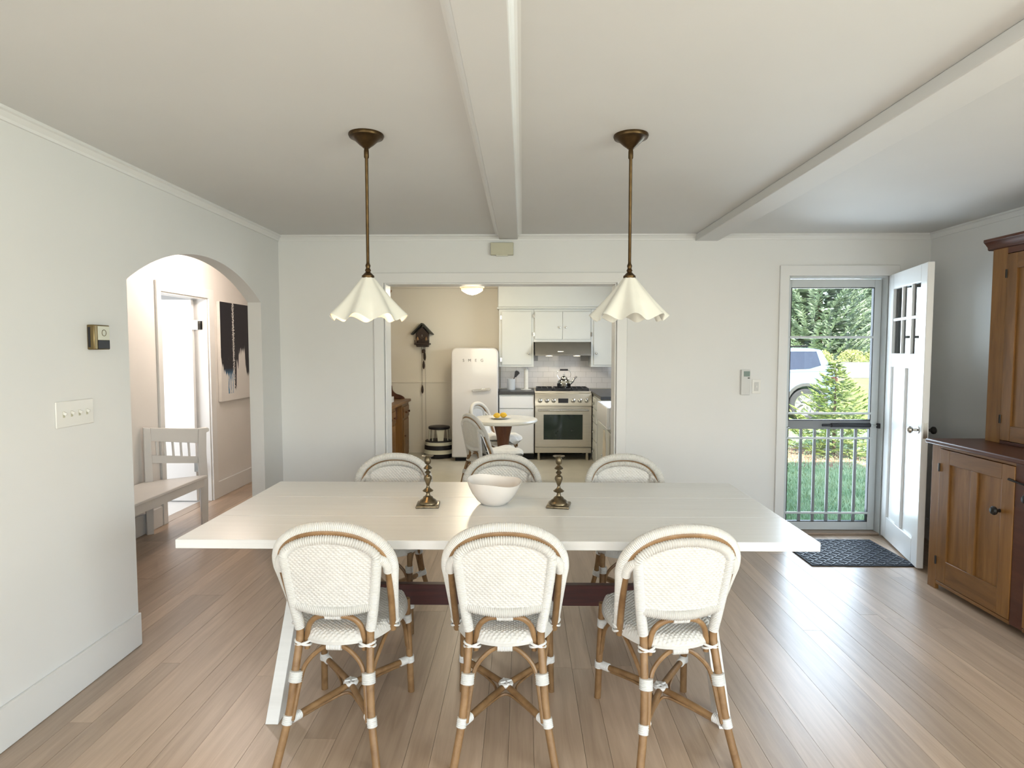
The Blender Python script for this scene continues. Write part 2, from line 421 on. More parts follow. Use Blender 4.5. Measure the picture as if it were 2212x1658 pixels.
# kitchen opening casing and lining
t = struct(MB().prism([(-1.185, 0), (-1.105, 0), (-1.105, 2.018), (0.752, 2.018), (0.752, 0), (0.832, 0), (0.832, 2.098), (-1.185, 2.098)], 'xz', D - 0.018, D).build('trim_8', trim_m, bevel=0.003), 'white casing around the kitchen opening')
w = MB(); w.box(-1.105, D, 0, -1.09, D + WT + 0.02, 2.022); w.box(0.738, D, 0, 0.752, D + WT + 0.02, 2.022); w.box(-1.09, D, 2.008, 0.738, D + WT + 0.02, 2.022)
w.build('lining', trim_m, t, bevel=0.002)
# garden doorway: casing, frame, sill
t = struct(MB().prism([(2.028, 0), (2.10, 0), (2.10, 2.068), (2.885, 2.068), (2.885, 0), (2.957, 0), (2.957, 2.15), (2.028, 2.15)], 'xz', D - 0.02, D).build('trim_9', trim_m, bevel=0.003), 'white casing around the garden door')
w = MB(); w.box(2.10, D, 0, 2.114, D + WT, 2.068); w.box(2.871, D, 0, 2.885, D + WT, 2.068); w.box(2.114, D, 2.054, 2.871, D + WT, 2.068)
w.build('door_frame', alu_m, t, bevel=0.002)
B(2.114, D - 0.01, 0.0, 2.871, D + WT + 0.03, 0.018).build('sill', sill_m, t, bevel=0.004)
# hall doorway casing, open door
t = struct(MB().prism([(5.075, 0), (5.137, 0), (5.137, 1.983), (5.927, 1.983), (5.927, 0), (6.02, 0), (6.02, 2.07), (5.075, 2.07)], 'yz', XH, XH + 0.02).build('trim_10', trim_m, bevel=0.003), 'white casing around the hall doorway')
w = MB(); w.box(XH - 0.13, 5.915, 0, XH, 5.93, 1.985); w.box(XH - 0.13, 5.13, 0, XH, 5.145, 1.985); w.box(XH - 0.13, 5.145, 1.97, XH, 5.915, 1.985); w.build('door_frame', trim_m, t)
d2 = struct(B(-3.98, 5.855, 0.012, XH - 0.115, 5.895, 1.968).build('door_2', white_m, bevel=0.003), 'white door standing open into the bright side room')
for zz in (0.30, 1.68):
    m1 = MB(); m1.box(XH - 0.132, 5.852, zz, XH - 0.06, 5.8545, zz + 0.09); m1.tube([(XH - 0.112, 5.905, zz), (XH - 0.112, 5.905, zz + 0.09)], 0.007, 8)
    m1.box(XH - 0.11, 5.9125, zz, XH - 0.045, 5.915, zz + 0.09)
    m1.build('hinge', chrome_m, d2)

# storm door (glazed upper, barred lower)
sd = struct(MB().prism([(2.118, 0.022), (2.868, 0.022), (2.868, 2.05), (2.118, 2.05)], 'xz', 4.965, 4.966).build('door_1', alu_m), 'pale grey storm door with glass above and vertical bars below')
sd.data.clear_geometry()
fm = MB()
y0, y1 = 4.963, 4.997
ZT, ZM0, ZM1, ZB = 1.985, 0.848, 0.918, 0.088
fm.box(2.118, y0, 0.022, 2.152, y1, 2.05); fm.box(2.812, y0, 0.022, 2.868, y1, 2.05)
fm.box(2.152, y0, ZT, 2.812, y1, 2.05); fm.box(2.152, y0, 0.022, 2.812, y1, ZB)
tmp = fm.mesh('door_1'); tmp.materials.append(alu_m); sd.data = tmp
bv = sd.modifiers.new('bevel', 'BEVEL'); bv.width = 0.003; bv.segments = 2; bv.limit_method = 'ANGLE'
B(2.152, y0 + 0.004, ZM0, 2.812, y1 - 0.004, ZM1).build('mid_rail', bar_m, sd, bevel=0.003)
B(2.145, y0 - 0.006, 1.580, 2.818, y1 - 0.012, 1.598).build('rail', alu_m, sd, bevel=0.002)
B(2.145, y0 - 0.008, 0.968, 2.818, y0 + 0.006, 0.984).build('rail', alu_m, sd, bevel=0.002)
for zz in (0.768, 0.156):
    B(2.135, y0 - 0.014, zz, 2.826, y0 - 0.002, zz + 0.016).build('rail', alu_m, sd, bevel=0.002)
for k in range(5):
    xc = 2.152 + 0.66 * (k + 1) / 6
    B(xc - 0.011, y0 + 0.004, ZB, xc + 0.011, y0 + 0.018, ZM0).build('bar', bar_m, sd, bevel=0.002)
w = MB()
for x0_, x1_, za, zb in ((2.152, 2.158, ZB, ZM0), (2.806, 2.812, ZB, ZM0), (2.152, 2.158, ZM1, ZT), (2.806, 2.812, ZM1, ZT)): w.box(x0_, y0 + 0.002, za, x1_, y1 - 0.002, zb)
for za in (ZB, ZT - 0.006, ZM1): w.box(2.152, y0 + 0.002, za, 2.812, y1 - 0.002, za + 0.006)
w.build('glazing_bead', black_m, sd, smooth=False)
B(2.158, 4.980, ZM1 + 0.006, 2.806, 4.983, ZT - 0.006).build('pane', glass_m, sd, smooth=False)
B(2.158, 4.986, ZB + 0.006, 2.806, 4.988, ZM0).build('pane', glass_m, sd, smooth=False)
m1 = MB(); m1.tube([(2.42, 4.945, 0.882), (2.50, 4.945, 0.882)], 0.011, 10); m1.tube([(2.49, 4.945, 0.882), (2.80, 4.945, 0.882)], 0.017, 12)
cl = m1.build('closer', black_m, sd)
MB().tube([(2.80, 4.945, 0.882), (2.868, 4.94, 0.878)], 0.005, 8).build('closer_rod', chrome_m, cl)
B(2.855, 4.925, 0.858, 2.872, 4.955, 0.898).build('closer_bracket', black_m, cl, bevel=0.002)
MB().tube(spl([(2.128, 4.963, 0.99), (2.12, 4.95, 0.95), (2.118, 4.945, 0.90), (2.13, 4.945, 0.868), (2.158, 4.945, 0.866)]), 0.004, 8).build('latch_handle', chrome_m, sd)

# white six-light door, standing open
hx, hy = 2.878, 4.888
dirv = Vector((-0.257, -0.966, 0)).normalized()
dl = thing('door_3', 'white panelled door with six small panes, standing open', None, (hx, hy, 0.012), atan2(dirv.y, dirv.x))
dl['kind'] = 'structure'
# local: +X along the leaf to the free edge, +Y = right-hand side (wall side); visible face at y=0
W_, T_, HT = 0.80, 0.042, 2.058
def leaf(mb, x0, z0, x1, z1, a=0.0, b=T_): return mb.box(x0, a, z0, x1, b, z1)
m1 = MB()
uL, uR, pL, pR = 0.115, 0.685, 0.325, 0.435
leaf(m1, 0, 0, uL, HT); leaf(m1, uR, 0, W_, HT)
leaf(m1, uL, 0, uR, 0.17); leaf(m1, uL, 1.345, uR, 1.45); leaf(m1, uL, 1.94, uR, HT); leaf(m1, pL, 0.17, pR, 1.345)
m1.build('door_leaf', white_m, dl, bevel=0.004)
for a, b in ((uL, pL), (pR, uR)):
    leaf(MB(), a, 0.17, b, 1.345, 0.016, 0.028).build('panel', white_m, dl, smooth=False)
cw = (uR - uL - 2 * 0.022) / 3
for k in range(2):
    xm = uL + cw + k * (cw + 0.022)
    leaf(MB(), xm, 1.45, xm + 0.022, 1.94, 0.006, 0.036).build('muntin', white_m, dl, bevel=0.004)
leaf(MB(), uL, 1.695, uR, 1.717, 0.006, 0.036).build('muntin', white_m, dl, bevel=0.004)
for k in range(3):
    for z0_, z1_ in ((1.45, 1.695), (1.717, 1.94)):
        xa = uL + k * (cw + 0.022)
        leaf(MB(), xa, z0_, xa + cw, z1_, 0.020, 0.023).build('pane', glass_m, dl, smooth=False)
def knob_prof(): return [(0.0, 0), (0.026, 0.0), (0.026, 0.004), (0.010, 0.007), (0.009, 0.03), (0.02, 0.036), (0.026, 0.046), (0.024, 0.058), (0.014, 0.066), (0, 0.067)]
MB().lathe([(r, -z) for r, z in knob_prof()], 20, (0.735, -0.0005, 0.935), axis='y').build('door_knob', plain('nickel', (0.42, 0.40, 0.37), 0.22, 1.0), dl)
MB().lathe(knob_prof(), 20, (0.735, T_ + 0.0005, 0.935), axis='y').build('door_knob', iron_m, dl)
B(W_ - 0.0005, 0.010, 0.885, W_ + 0.002, 0.034, 0.99).build('latch_plate', bpy.data.materials['nickel'], dl)
for zz in (0.25, 1.0, 1.78): MB().tube([(0.0, 0.045, zz), (0.0, 0.045, zz + 0.09)], 0.006, 8).build('hinge', alu_m, dl)

# ------------------------------------------------------------------ dining table
TX0, TX1, TY0, TY1, TZ = -1.365, 1.155, 2.345, 3.40, 0.75
tb = thing('dining_table', 'long white-painted plank dining table with splayed trestle legs', 'table', ((TX0 + TX1) / 2, (TY0 + TY1) / 2, 0))
def rel(o, p=tb):
    o.matrix_parent_inverse = Matrix.Translation(-Vector(p.location)); return o
for k in range(3):
    wY = (TY1 - TY0) / 3
    rel(B(TX0, TY0 + k * wY + 0.0006, TZ - 0.036, TX1, TY0 + (k + 1) * wY - 0.0006, TZ).build('board', table_m, tb, bevel=0.0022))
for xl in (-1.0, 0.805):
    for s_ in (-1, 1):
        yc = (TY0 + TY1) / 2
        mb = MB()
        ya, yb_ = yc + s_ * 0.482, yc + s_ * 0.045
        poly = [(ya - 0.045, 0), (ya + 0.045, 0), (yb_ + 0.045, 0.714), (yb_ - 0.045, 0.714)]
        mb.prism(poly, 'yz', xl - 0.026, xl + 0.026)
        rel(mb.build('leg', table_m, tb, bevel=0.002))
    rel(B(xl - 0.04, (TY0 + TY1) / 2 - 0.40, 0.69, xl + 0.04, (TY0 + TY1) / 2 + 0.40, 0.714).build('cleat', table_m, tb, bevel=0.002))
    rel(B(xl - 0.022, (TY0 + TY1) / 2 - 0.29, 0.285, xl + 0.022, (TY0 + TY1) / 2 + 0.29, 0.335).build('crossbar', table_m, tb, bevel=0.002))
rel(B(-1.0, (TY0 + TY1) / 2 - 0.018, 0.275, 0.805, (TY0 + TY1) / 2 + 0.018, 0.375).build('stretcher', red_m, tb, bevel=0.002))

# ------------------------------------------------------------------ rattan chair
def weave_h(x_, z_, P, q):
    r_ = math.floor(z_ / q); f = z_ / q - r_
    return sqrt(max(0.0, sin(pi * f))) * (0.5 + 0.5 * cos(2 * pi * x_ / P + pi * (r_ % 2)))
def make_chair(label):
    ch = thing('rattan_bistro_chair', label, 'chair')
    def yp(z): return -0.198 - 0.055 * max(0.0, (z - 0.47) / 0.35)         # back panel plane
    def yh(z): return -0.082 - 0.183 * max(0.0, (z - 0.43) / 0.438)        # hoop plane
    def out(u, v):               # u,v in [-1,1] -> plan position, squircle mapping
        a = u * sqrt(max(0, 1 - v * v * 0.42)); b = v * sqrt(max(0, 1 - u * u * 0.42))
        wd = 0.166 + 0.040 * (b + 1) / 2
        return a * wd / 0.90, 0.010 + b * 0.232 / 0.95
    def seat_fn(i, j):
        u, v = 2 * i - 1, 2 * j - 1
        x_, y_ = out(u, v)
        e = max(abs(u), abs(v)); drop = 0.034 * max(0, (e - 0.80) / 0.20) ** 2.2
        wv = 0.0036 * weave_h(x_ + 1, y_ + 1, 0.0190, 0.0092) * (1 if e < 0.985 else 0)
        return (x_, y_, 0.458 - drop - 0.010 * (1 - u * u) * (1 - v * v) + wv)
    mb = MB().grid(seat_fn, 168, 230)
    mb.grid(lambda i, j: (*out(2 * i - 1, 2 * j - 1), 0.418), 12, 12)
    edge = [out(-1 + 2 * t / 24, -1) for t in range(24)] + [out(1, -1 + 2 * t / 24) for t in range(24)] + [out(1 - 2 * t / 24, 1) for t in range(24)] + [out(-1, 1 - 2 * t / 24) for t in range(24)]
    n = len(edge)
    mb.add([(*p, 0.426) for p in edge] + [(*p, 0.416) for p in edge], [(i, (i + 1) % n, n + (i + 1) % n, n + i) for i in range(n)])
    mb.build('seat', weave_m, ch, recalc=False)
    # hoop: bent cane from seat side over the top to the other side
    zs = 0.695
    def hoop(rx, ztop, yo, zend, xend, n=44):
        rz = ztop - zs
        top = [(rx * math.copysign(abs(cos(pi * k / n)) ** 0.88, cos(pi * k / n)), zs + rz * abs(sin(pi * k / n)) ** 0.88) for k in range(n + 1)]
        top = [Vector((x_, yh(z_) + yo, z_)) for x_, z_ in top]
        side = spl([(xend, yh(zend) + yo, zend), (xend + (rx - xend) * 0.62, yh((zend + zs) / 2) + yo, (zend + zs) / 2), tuple(top[0])], 8)
        left = [Vector((-p.x, p.y, p.z)) for p in side][::-1]
        return side[:-1] + top + left[1:]
    MB().tube(hoop(0.200, 0.845, -0.004, 0.415, 0.188), 0.0128, 12).build('back_hoop', rattan_m, ch)
    q, rr = wrapped(hoop(0.215, 0.860, 0.010, 0.440, 0.199), 0.0205, 0.0026, 0.11)
    zz_ = [max(0.0, min(1.0, (p.z - 0.47) / 0.22)) for p in q]
    rr = [r * (0.50 + 0.50 * t * t) for r, t in zip(rr, zz_)]
    MB().tube(q, rr, 12).build('hoop_wrap', weave_m, ch)
    # woven back panel with braided border
    def half(z):
        if z < 0.742: return 0.146 + (0.171 - 0.146) * (z - 0.548) / (0.742 - 0.548)
        return 0.171 * sqrt(max(0.0, 1 - ((z - 0.742) / 0.088) ** 2))
    def pan(i, j, off):
        z_ = 0.548 + (0.8295 - 0.548) * j
        w_ = half(z_); x_ = (2 * i - 1) * w_
        wv = 0.0036 * weave_h(x_ + 1, z_ + 1, 0.0185, 0.0088)
        bow = -0.018 * (1 - (x_ / 0.175) ** 2)
        return (x_, yp(z_) + bow + (-wv if off < 0 else wv) + off, z_)
    mb = MB().grid(lambda i, j: pan(i, j, -0.002), 160, 170)
    mb.grid(lambda i, j: pan(i, j, 0.002), 160, 170)
    bp = mb.build('back_panel', weave_m, ch, recalc=False)
    for s_ in (-1, 1):
        q, rr = wrapped(spl([(s_ * 0.133, yp(0.47), 0.462), (s_ * 0.147, yp(0.55), 0.55), (s_ * 0.160, yp(0.65), 0.65), (s_ * 0.171, yp(0.745), 0.748)], 6), 0.0185, 0.0025, 0.13)
        MB().tube(q, rr, 12).build('border', weave_m, bp)
    topb = [(-0.171 * cos(pi * k / 24), yp(0.742 + 0.077 * sin(pi * k / 24)) - 0.012 * sin(pi * k / 24), 0.742 + 0.077 * sin(pi * k / 24)) for k in range(0, 25)]
    q, rr = wrapped(topb, 0.0165, 0.0036, 0.30)
    MB().tube(q, rr, 12).build('border', weave_m, bp)
    bar_ = spl([(-0.148, yp(0.55), 0.558), (-0.07, yp(0.55) - 0.013, 0.546), (0, yp(0.55) - 0.019, 0.541), (0.07, yp(0.55) - 0.013, 0.546), (0.148, yp(0.55), 0.558)], 8)
    q, rr = wrapped(bar_, 0.0180, 0.0028, 0.22)
    MB().tube(q, rr, 12).build('lower_roll', weave_m, bp)
    q, rr = wrapped([(-0.030, yp(0.52) - 0.012, 0.521), (0.030, yp(0.52) - 0.012, 0.521)], 0.0145, 0.0024, 0.14)
    MB().tube(q, rr, 10).build('binding', bind_m, bp)
    def bind(parent, pts, r, amp=0.14):
        q, rr = wrapped(pts, r, 0.0024, amp); return MB().tube(q, rr, 12).build('binding', bind_m, parent)
    def xbind(parent, c, hx_, hy_, tilt):
        for s2 in (-1, 1):
            q = [(c[0] + hx_ * cos(a), c[1] + hy_ * sin(a), c[2] + s2 * tilt * cos(a)) for a in [2 * pi * k / 20 for k in range(20)]]
            MB().tube(q, 0.0045, 6, closed=True).build('binding', bind_m, parent)
    for s_ in (-1, 1):
        MB().tube(spl([(s_ * 0.108, -0.197, 0.385), (s_ * 0.108, -0.198, 0.43), (s_ * 0.094, -0.203, 0.482), (s_ * 0.058, -0.212, 0.514), (0, -0.219, 0.522)], 6), 0.0105, 10).build('back_brace', rattan_m, ch)
        P = spl([(s_ * 0.183, -0.318, 0.0), (s_ * 0.153, -0.272, 0.165), (s_ * 0.141, -0.240, 0.30), (s_ * 0.133, -0.206, 0.42), (s_ * 0.133, -0.199, 0.475)], 7)
        lg = MB().tube(P, 0.0145, 12).build('leg', rattan_m, ch)
        bind(lg, [(s_ * 0.1575, -0.279, 0.140), (s_ * 0.1525, -0.271, 0.172)], 0.0178)
        bind(lg, [(s_ * 0.137, -0.246, 0.282), (s_ * 0.134, -0.237, 0.320)], 0.0240)
        xbind(lg, (s_ * 0.121, -0.203, 0.412), 0.029, 0.020, 0.008)
        MB().tube(spl([(s_ * 0.138, -0.274, 0.155), (s_ * 0.119, -0.238, 0.29), (s_ * 0.100, -0.222, 0.345), (s_ * 0.05, -0.212, 0.392), (0, -0.208, 0.408)], 7), 0.0085, 8).build('seat_brace', rattan_m, ch)
        MB().tube(spl([(s_ * 0.150, -0.262, 0.18), (s_ * 0.142, -0.222, 0.30), (s_ * 0.156, -0.14, 0.375), (s_ * 0.168, -0.05, 0.412)], 7), 0.0080, 8).build('seat_brace', rattan_m, ch)
        P = spl([(s_ * 0.193, 0.200, 0.0), (s_ * 0.188, 0.190, 0.2), (s_ * 0.182, 0.178, 0.425)], 8)
        lg = MB().tube(P, 0.0145, 12).build('leg', rattan_m, ch)
        bind(lg, [(s_ * 0.1905, 0.195, 0.135), (s_ * 0.1895, 0.193, 0.165)], 0.0175)
        bind(lg, [(s_ * 0.181, 0.180, 0.320), (s_ * 0.180, 0.178, 0.355)], 0.0205)
        MB().tube(spl([(s_ * 0.186, 0.180, 0.20), (s_ * 0.178, 0.164, 0.30), (s_ * 0.174, 0.09, 0.375), (s_ * 0.172, 0.0, 0.412)], 7), 0.0080, 8).build('seat_brace', rattan_m, ch)
        MB().tube(spl([(s_ * 0.178, 0.190, 0.21), (s_ * 0.160, 0.187, 0.32), (s_ * 0.09, 0.19, 0.388), (0, 0.19, 0.412)], 7), 0.0080, 8).build('seat_brace', rattan_m, ch)
        xbind(ch, (s_ * 0.190, -0.080, 0.440), 0.020, 0.022, 0.012)
        q, rr = wrapped(spl([(s_ * 0.201, yh(0.690) - 0.004, 0.682), (s_ * 0.199, yh(0.72) - 0.006, 0.712), (s_ * 0.186, yh(0.74) - 0.016, 0.735), (s_ * 0.166, yp(0.745), 0.742)], 6), 0.0182, 0.0026, 0.08)
        MB().tube(q, rr, 12).build('hoop_wrap', weave_m, ch)
    q, rr = wrapped([(-0.028, -0.212, 0.404), (0.028, -0.212, 0.404)], 0.0155, 0.0024, 0.14)
    MB().tube(q, rr, 10).build('binding', bind_m, ch)
    # X stretcher with centre ring
    cen = Vector((0, -0.030, 0.158))
    ends = []
    for sx, sy in ((1, 1), (-1, 1), (-1, -1), (1, -1)):
        end = Vector((sx * (0.189 if sy > 0 else 0.154), 0.193 if sy > 0 else -0.272, 0.150)); ends.append(end)
        d_ = (end - cen).normalized()
        st = MB().tube(spl([cen + d_ * 0.020, cen.lerp(end, 0.5) + Vector((0, 0, 0.002)), end - d_ * 0.012], 6), 0.0125, 10).build('stretcher', rattan_m, ch)
        bind(st, [end - d_ * 0.052, end - d_ * 0.014], 0.0160)
    for k in range(4):
        e1, e2 = ends[k], ends[(k + 1) % 4]
        m_ = (e1 + e2) / 2; m_ = cen + (m_ - cen).normalized() * 0.040
        dz_ = Vector((0, 0, -0.014))
        MB().tube(spl([cen.lerp(e1, 0.80) + dz_, cen.lerp(e1, 0.40) + dz_ + (m_ - cen) * 0.15, m_ + dz_, cen.lerp(e2, 0.40) + dz_ + (m_ - cen) * 0.15, cen.lerp(e2, 0.80) + dz_], 6), 0.0055, 6).build('stretcher_cane', rattan_m, ch)
    q = [cen + Vector((0.021 * cos(a), 0.021 * sin(a), 0.006)) for a in [2 * pi * k / 20 for k in range(20)]]
    MB().tube(q, 0.0090, 8, closed=True).build('stretcher_ring', bind_m, ch)
    for a in (0.4, 1.97): MB().tube([cen + Vector((0.024 * cos(a), 0.024 * sin(a), 0.013)), cen - Vector((0.024 * cos(a), 0.024 * sin(a), -0.013))], 0.0055, 6).build('binding', bind_m, ch)
    return ch
chair0 = make_chair('white woven rattan chair, back to camera, at left end of dining table')
GN = 'rattan chairs around the dining table'
chair0['group'] = GN
chair0.location = (-0.685, 2.402, 0); chair0.rotation_euler.z = radians(-2)
for (cx_, cy_, rz_, lb) in (
        (-0.064, 2.402, 0.5, 'white woven rattan chair, back to camera, middle of the near side of table'),
        (0.545, 2.390, 8, 'white woven rattan chair, back to camera, nearest the door mat side of table'),
        (-0.765, 3.345, 177, 'white woven rattan chair across the table, behind the left candlestick'),
        (-0.118, 3.345, 180, 'white woven rattan chair across the table, behind the white bowl'),
        (0.603, 3.345, 181, 'white woven rattan chair across the table, right of the right candlestick')):
    c_ = copy_tree(chair0); c_.location = (cx_, cy_, 0); c_.rotation_euler.z = radians(rz_); c_['label'] = lb; c_['group'] = GN
for (cx_, cy_, rz_, lb) in (
        (-0.285, 5.93, -60, 'rattan chair with sheepskin at near side of the round kitchen table'),
        (-0.300, 7.00, -112, 'rattan chair with sheepskin at far side of the round kitchen table')):
    c_ = copy_tree(chair0); c_.location = (cx_, cy_, 0); c_.rotation_euler.z = radians(rz_); c_['label'] = lb; c_['group'] = 'rattan chairs in the kitchen'
    # sheepskin draped over seat and lower back
    def fleece(i, j, off, cx_=cx_):
        path = [(0, 0.262, 0.432), (0, 0.225, 0.480), (0, 0.10, 0.480), (0, -0.06, 0.478), (0, -0.135, 0.492), (0, -0.168, 0.56), (0, -0.205, 0.66), (0, -0.222, 0.715)]
        P = FL; t_ = j * (len(P) - 1); a = int(min(t_, len(P) - 2)); p = P[a].lerp(P[a + 1], t_ - a)
        wv = 0.190 * sqrt(max(0.02, 1 - abs(2 * j - 1) ** 6)) * (1 - 0.22 * j)
        d_ = (P[min(a + 1, len(P) - 1)] - P[max(a, 0)]).normalized(); nr = Vector((0, d_.z, -d_.y)); nr = -nr if nr.z < 0 or (abs(nr.z) < 0.3 and nr.y < 0) else nr
        e = 1 - abs(2 * i - 1) ** 4
        h_ = off * (0.3 + e) * (1 + 0.28 * sin(i * 13 + j * 5) * sin(j * 19 + i * 4))
        q = p + nr * h_ + Vector((0, 0, -0.012 * (1 - e)))
        return (q.x + (2 * i - 1) * wv, q.y, q.z)
    FL = spl([(0, 0.262, 0.432), (0, 0.225, 0.478), (0, 0.10, 0.478), (0, -0.06, 0.476), (0, -0.130, 0.492), (0, -0.160, 0.56), (0, -0.190, 0.66), (0, -0.205, 0.715)], 6)
    mb = MB().grid(lambda i, j: fleece(i, j, 0.032), 40, 60); mb.grid(lambda i, j: fleece(i, j, -0.001), 40, 60)
    o = mb.build('sheepskin', fleece_m, None, recalc=False)
    o.location = (cx_, cy_, 0.002); o.rotation_euler.z = radians(rz_)
    tag(o, 'white sheepskin thrown over the ' + ('near' if cy_ < 6.5 else 'far') + ' chair at the kitchen table', 'sheepskin', 'sheepskins on the kitchen chairs')

# ------------------------------------------------------------------ pendants
def pendant(px, py_, lit, label):
    t = thing('pendant_lamp', label, 'pendant lamp', (px, py_, C), 0, 'pendant lamps over the dining table')
    MB().lathe([(0, 0), (0.072, 0), (0.0735, -0.006), (0.070, -0.014), (0.058, -0.017), (0.050, -0.024), (0.030, -0.043), (0.018, -0.052), (0.013, -0.057), (0, -0.058)], 32).build('canopy', brass_m, t)
    MB().lathe([(0, -0.055), (0.009, -0.057), (0.0105, -0.07), (0.0105, -0.095), (0.007, -0.10), (0.0066, -0.53), (0.007, -0.535), (0.011, -0.545), (0.0085, -0.556), (0.013, -0.565), (0.009, -0.573), (0, -0.574)], 14).build('rod', brass_m, t)
    MB().lathe([(0, -0.57), (0.010, -0.572), (0.022, -0.584), (0.0265, -0.588), (0.0265, -0.602), (0, -0.603)], 18).build('cap', brass_m, t)
    N, Mz, lobes = 128, 22, 8
    def sh(k, j, off):
        a = 2 * pi * k / N; s_ = j / Mz
        r = 0.024 + 0.134 * s_
        wv = cos(lobes * a + (0.55 if lit else 0.2)) * (0.05 + 0.95 * s_) * 0.0135
        zz = -0.594 - 0.172 * s_ + (0.013 * cos(lobes * a + (0.55 if lit else 0.2)) * s_ ** 3)
        r = r + wv * (0.6 + 0.4 * s_) - off
        return (r * cos(a), r * sin(a), zz)
    vs = []; fs = []
    for off in (0.0, 0.0045):
        for j in range(Mz + 1):
            for k in range(N): vs.append(sh(k, j, off))
    R_ = (Mz + 1) * N
    for j in range(Mz):
        for k in range(N):
            a, b, c, d = j * N + k, j * N + (k + 1) % N, (j + 1) * N + (k + 1) % N, (j + 1) * N + k
            fs.append((a, b, c, d)); fs.append((R_ + a, R_ + d, R_ + c, R_ + b))
    for k in range(N):
        a, b = Mz * N + k, Mz * N + (k + 1) % N
        fs.append((a, b, R_ + b, R_ + a))
    MB().add(vs, fs).build('shade', shade_m, t)
    bm_ = emit('bulb_glow', (1.0, 0.72, 0.38), 14) if lit else plain('bulb_glass', (0.75, 0.73, 0.68), 0.2)
    MB().lathe([(0.0, -0.604), (0.013, -0.606), (0.014, -0.63), (0.026, -0.652), (0.029, -0.668), (0.022, -0.685), (0.010, -0.693), (0, -0.694)], 18).build('bulb', bm_, t)
    if lit:
        lo = light('bulb_light', 'POINT', (0, 0, -0.722), 2.6, (1.0, 0.60, 0.27), radius=0.022); lo.parent = t
pendant(-0.655, 2.612, True, 'lit brass pendant lamp with fluted white shade, nearer the arch')
pendant(0.457, 2.640, False, 'unlit brass pendant lamp with fluted white shade, nearer the garden door')

# ------------------------------------------------------------------ things on the table
def candlestick(loc, rz, label):
    t = thing('candlestick', label, 'candlestick', loc, rz, 'candlesticks on the dining table')
    mb = MB()
    def sq(h, z): return [(-h, -h, z), (h, -h, z), (h, h, z), (-h, h, z)]
    rings = [sq(0.053, 0), sq(0.055, 0.004), sq(0.053, 0.011), sq(0.046, 0.014)]
    vs = sum(rings, []); fs = [(3, 2, 1, 0), (12, 13, 14, 15)]
    for i in range(3):
        for k in range(4): fs.append((i * 4 + k, i * 4 + (k + 1) % 4, (i + 1) * 4 + (k + 1) % 4, (i + 1) * 4 + k))
    MB().add(vs, fs).build('base', silver_m, t, bevel=0.0015)
    st = [(0.046, 0.013), (0.045, 0.020), (0.036, 0.030), (0.026, 0.036), (0.022, 0.044), (0.012, 0.050), (0.009, 0.058), (0.010, 0.066), (0.024, 0.071), (0.026, 0.074), (0.019, 0.080), (0.011, 0.086), (0.007, 0.094), (0.007, 0.100),
          (0.014, 0.118), (0.0195, 0.132), (0.018, 0.142), (0.010, 0.149), (0.007, 0.153), (0.014, 0.160), (0.0145, 0.163), (0.008, 0.169), (0.006, 0.174), (0.019, 0.179), (0.0215, 0.182), (0.014, 0.190), (0.007, 0.196), (0.006, 0.200)]
    MB().lathe(st, 24).build('stem', silver_m, t)
    cup = MB().lathe([(0.006, 0.199), (0.013, 0.204), (0.0165, 0.214), (0.0155, 0.226), (0.012, 0.233), (0.011, 0.236)], 20).build('cup', silver_m, t)
    mb = MB(); n = 24; prof = [(0.010, 0.235), (0.022, 0.2365), (0.028, 0.240), (0.0285, 0.242), (0.020, 0.240), (0.010, 0.2385), (0.009, 0.225), (0, 0.225)]
    mb.lathe(prof, n); mb.build('drip_pan', silver_m, t)
p = at_z(924, 1093, TZ); candlestick((p.x, p.y + 0.01, TZ), radians(4), 'tarnished silver candlestick on table, left of the bowl')
p = at_z(1207, 1094, TZ); candlestick((p.x, p.y + 0.01, TZ), radians(-10), 'tarnished silver candlestick on table, right of the bowl')
# ceramic bowl, slightly irregular rim
def bowl_fn(N=72):
    outer = [(0.0, 0.002), (0.058, 0.0), (0.064, 0.003), (0.085, 0.022), (0.108, 0.055), (0.123, 0.088), (0.130, 0.112)]
    inner = [(0.127, 0.113), (0.118, 0.090), (0.102, 0.060), (0.078, 0.028), (0.05, 0.012), (0, 0.008)]
    vs = []; fs = []
    pr_ = outer + inner
    for r, z in pr_:
        for k in range(N):
            a = 2 * pi * k / N; w_ = z / 0.113
            rr = max(r, 1e-4) * (1 + 0.03 * w_ * cos(2 * a + 0.6) + 0.012 * w_ * sin(5 * a))
            vs.append((rr * cos(a), rr * sin(a) * 0.97, z + w_ ** 2 * (0.007 * cos(a - 2.6) + 0.005 * sin(3 * a + 0.6))))
    for i in range(len(pr_) - 1):
        for k in range(N): fs.append((i * N + k, i * N + (k + 1) % N, (i + 1) * N + (k + 1) % N, (i + 1) * N + k))
    return vs, fs
p = at_z(1067, 1090, TZ)
o = MB().add(*bowl_fn()).build('serving_bowl', bowl_m, loc=(p.x, p.y + 0.03, TZ))
tag(o, 'white glazed ceramic bowl in the middle of the dining table', 'bowl')

# ------------------------------------------------------------------ door mat
mt = thing('door_mat', 'dark blue-black ribbed rubber mat inside the garden door', 'door mat', (2.36, 4.43, 0))
mb = MB().box(-0.36, -0.255, 0.001, 0.36, 0.33, 0.008); mb.build('backing', mat_m, mt, bevel=0.003)
mb = MB()
for i in range(16):
    for j in range(15):
        x_ = -0.325 + i * 0.0433; y_ = -0.225 + j * 0.037
        a = 0.6 if (i + j) % 2 else -0.6
        m_ = Matrix.Translation((x_, y_, 0.010)) @ Matrix.Rotation(a, 4, 'Z'); mb.obox(m_, 0.019, 0.005, 0.0022)
o = mb.build('rib_pattern', plain('mat_rib', (0.045, 0.055, 0.075), 0.45, var=0.3), mt, smooth=False); o['kind'] = 'stuff'

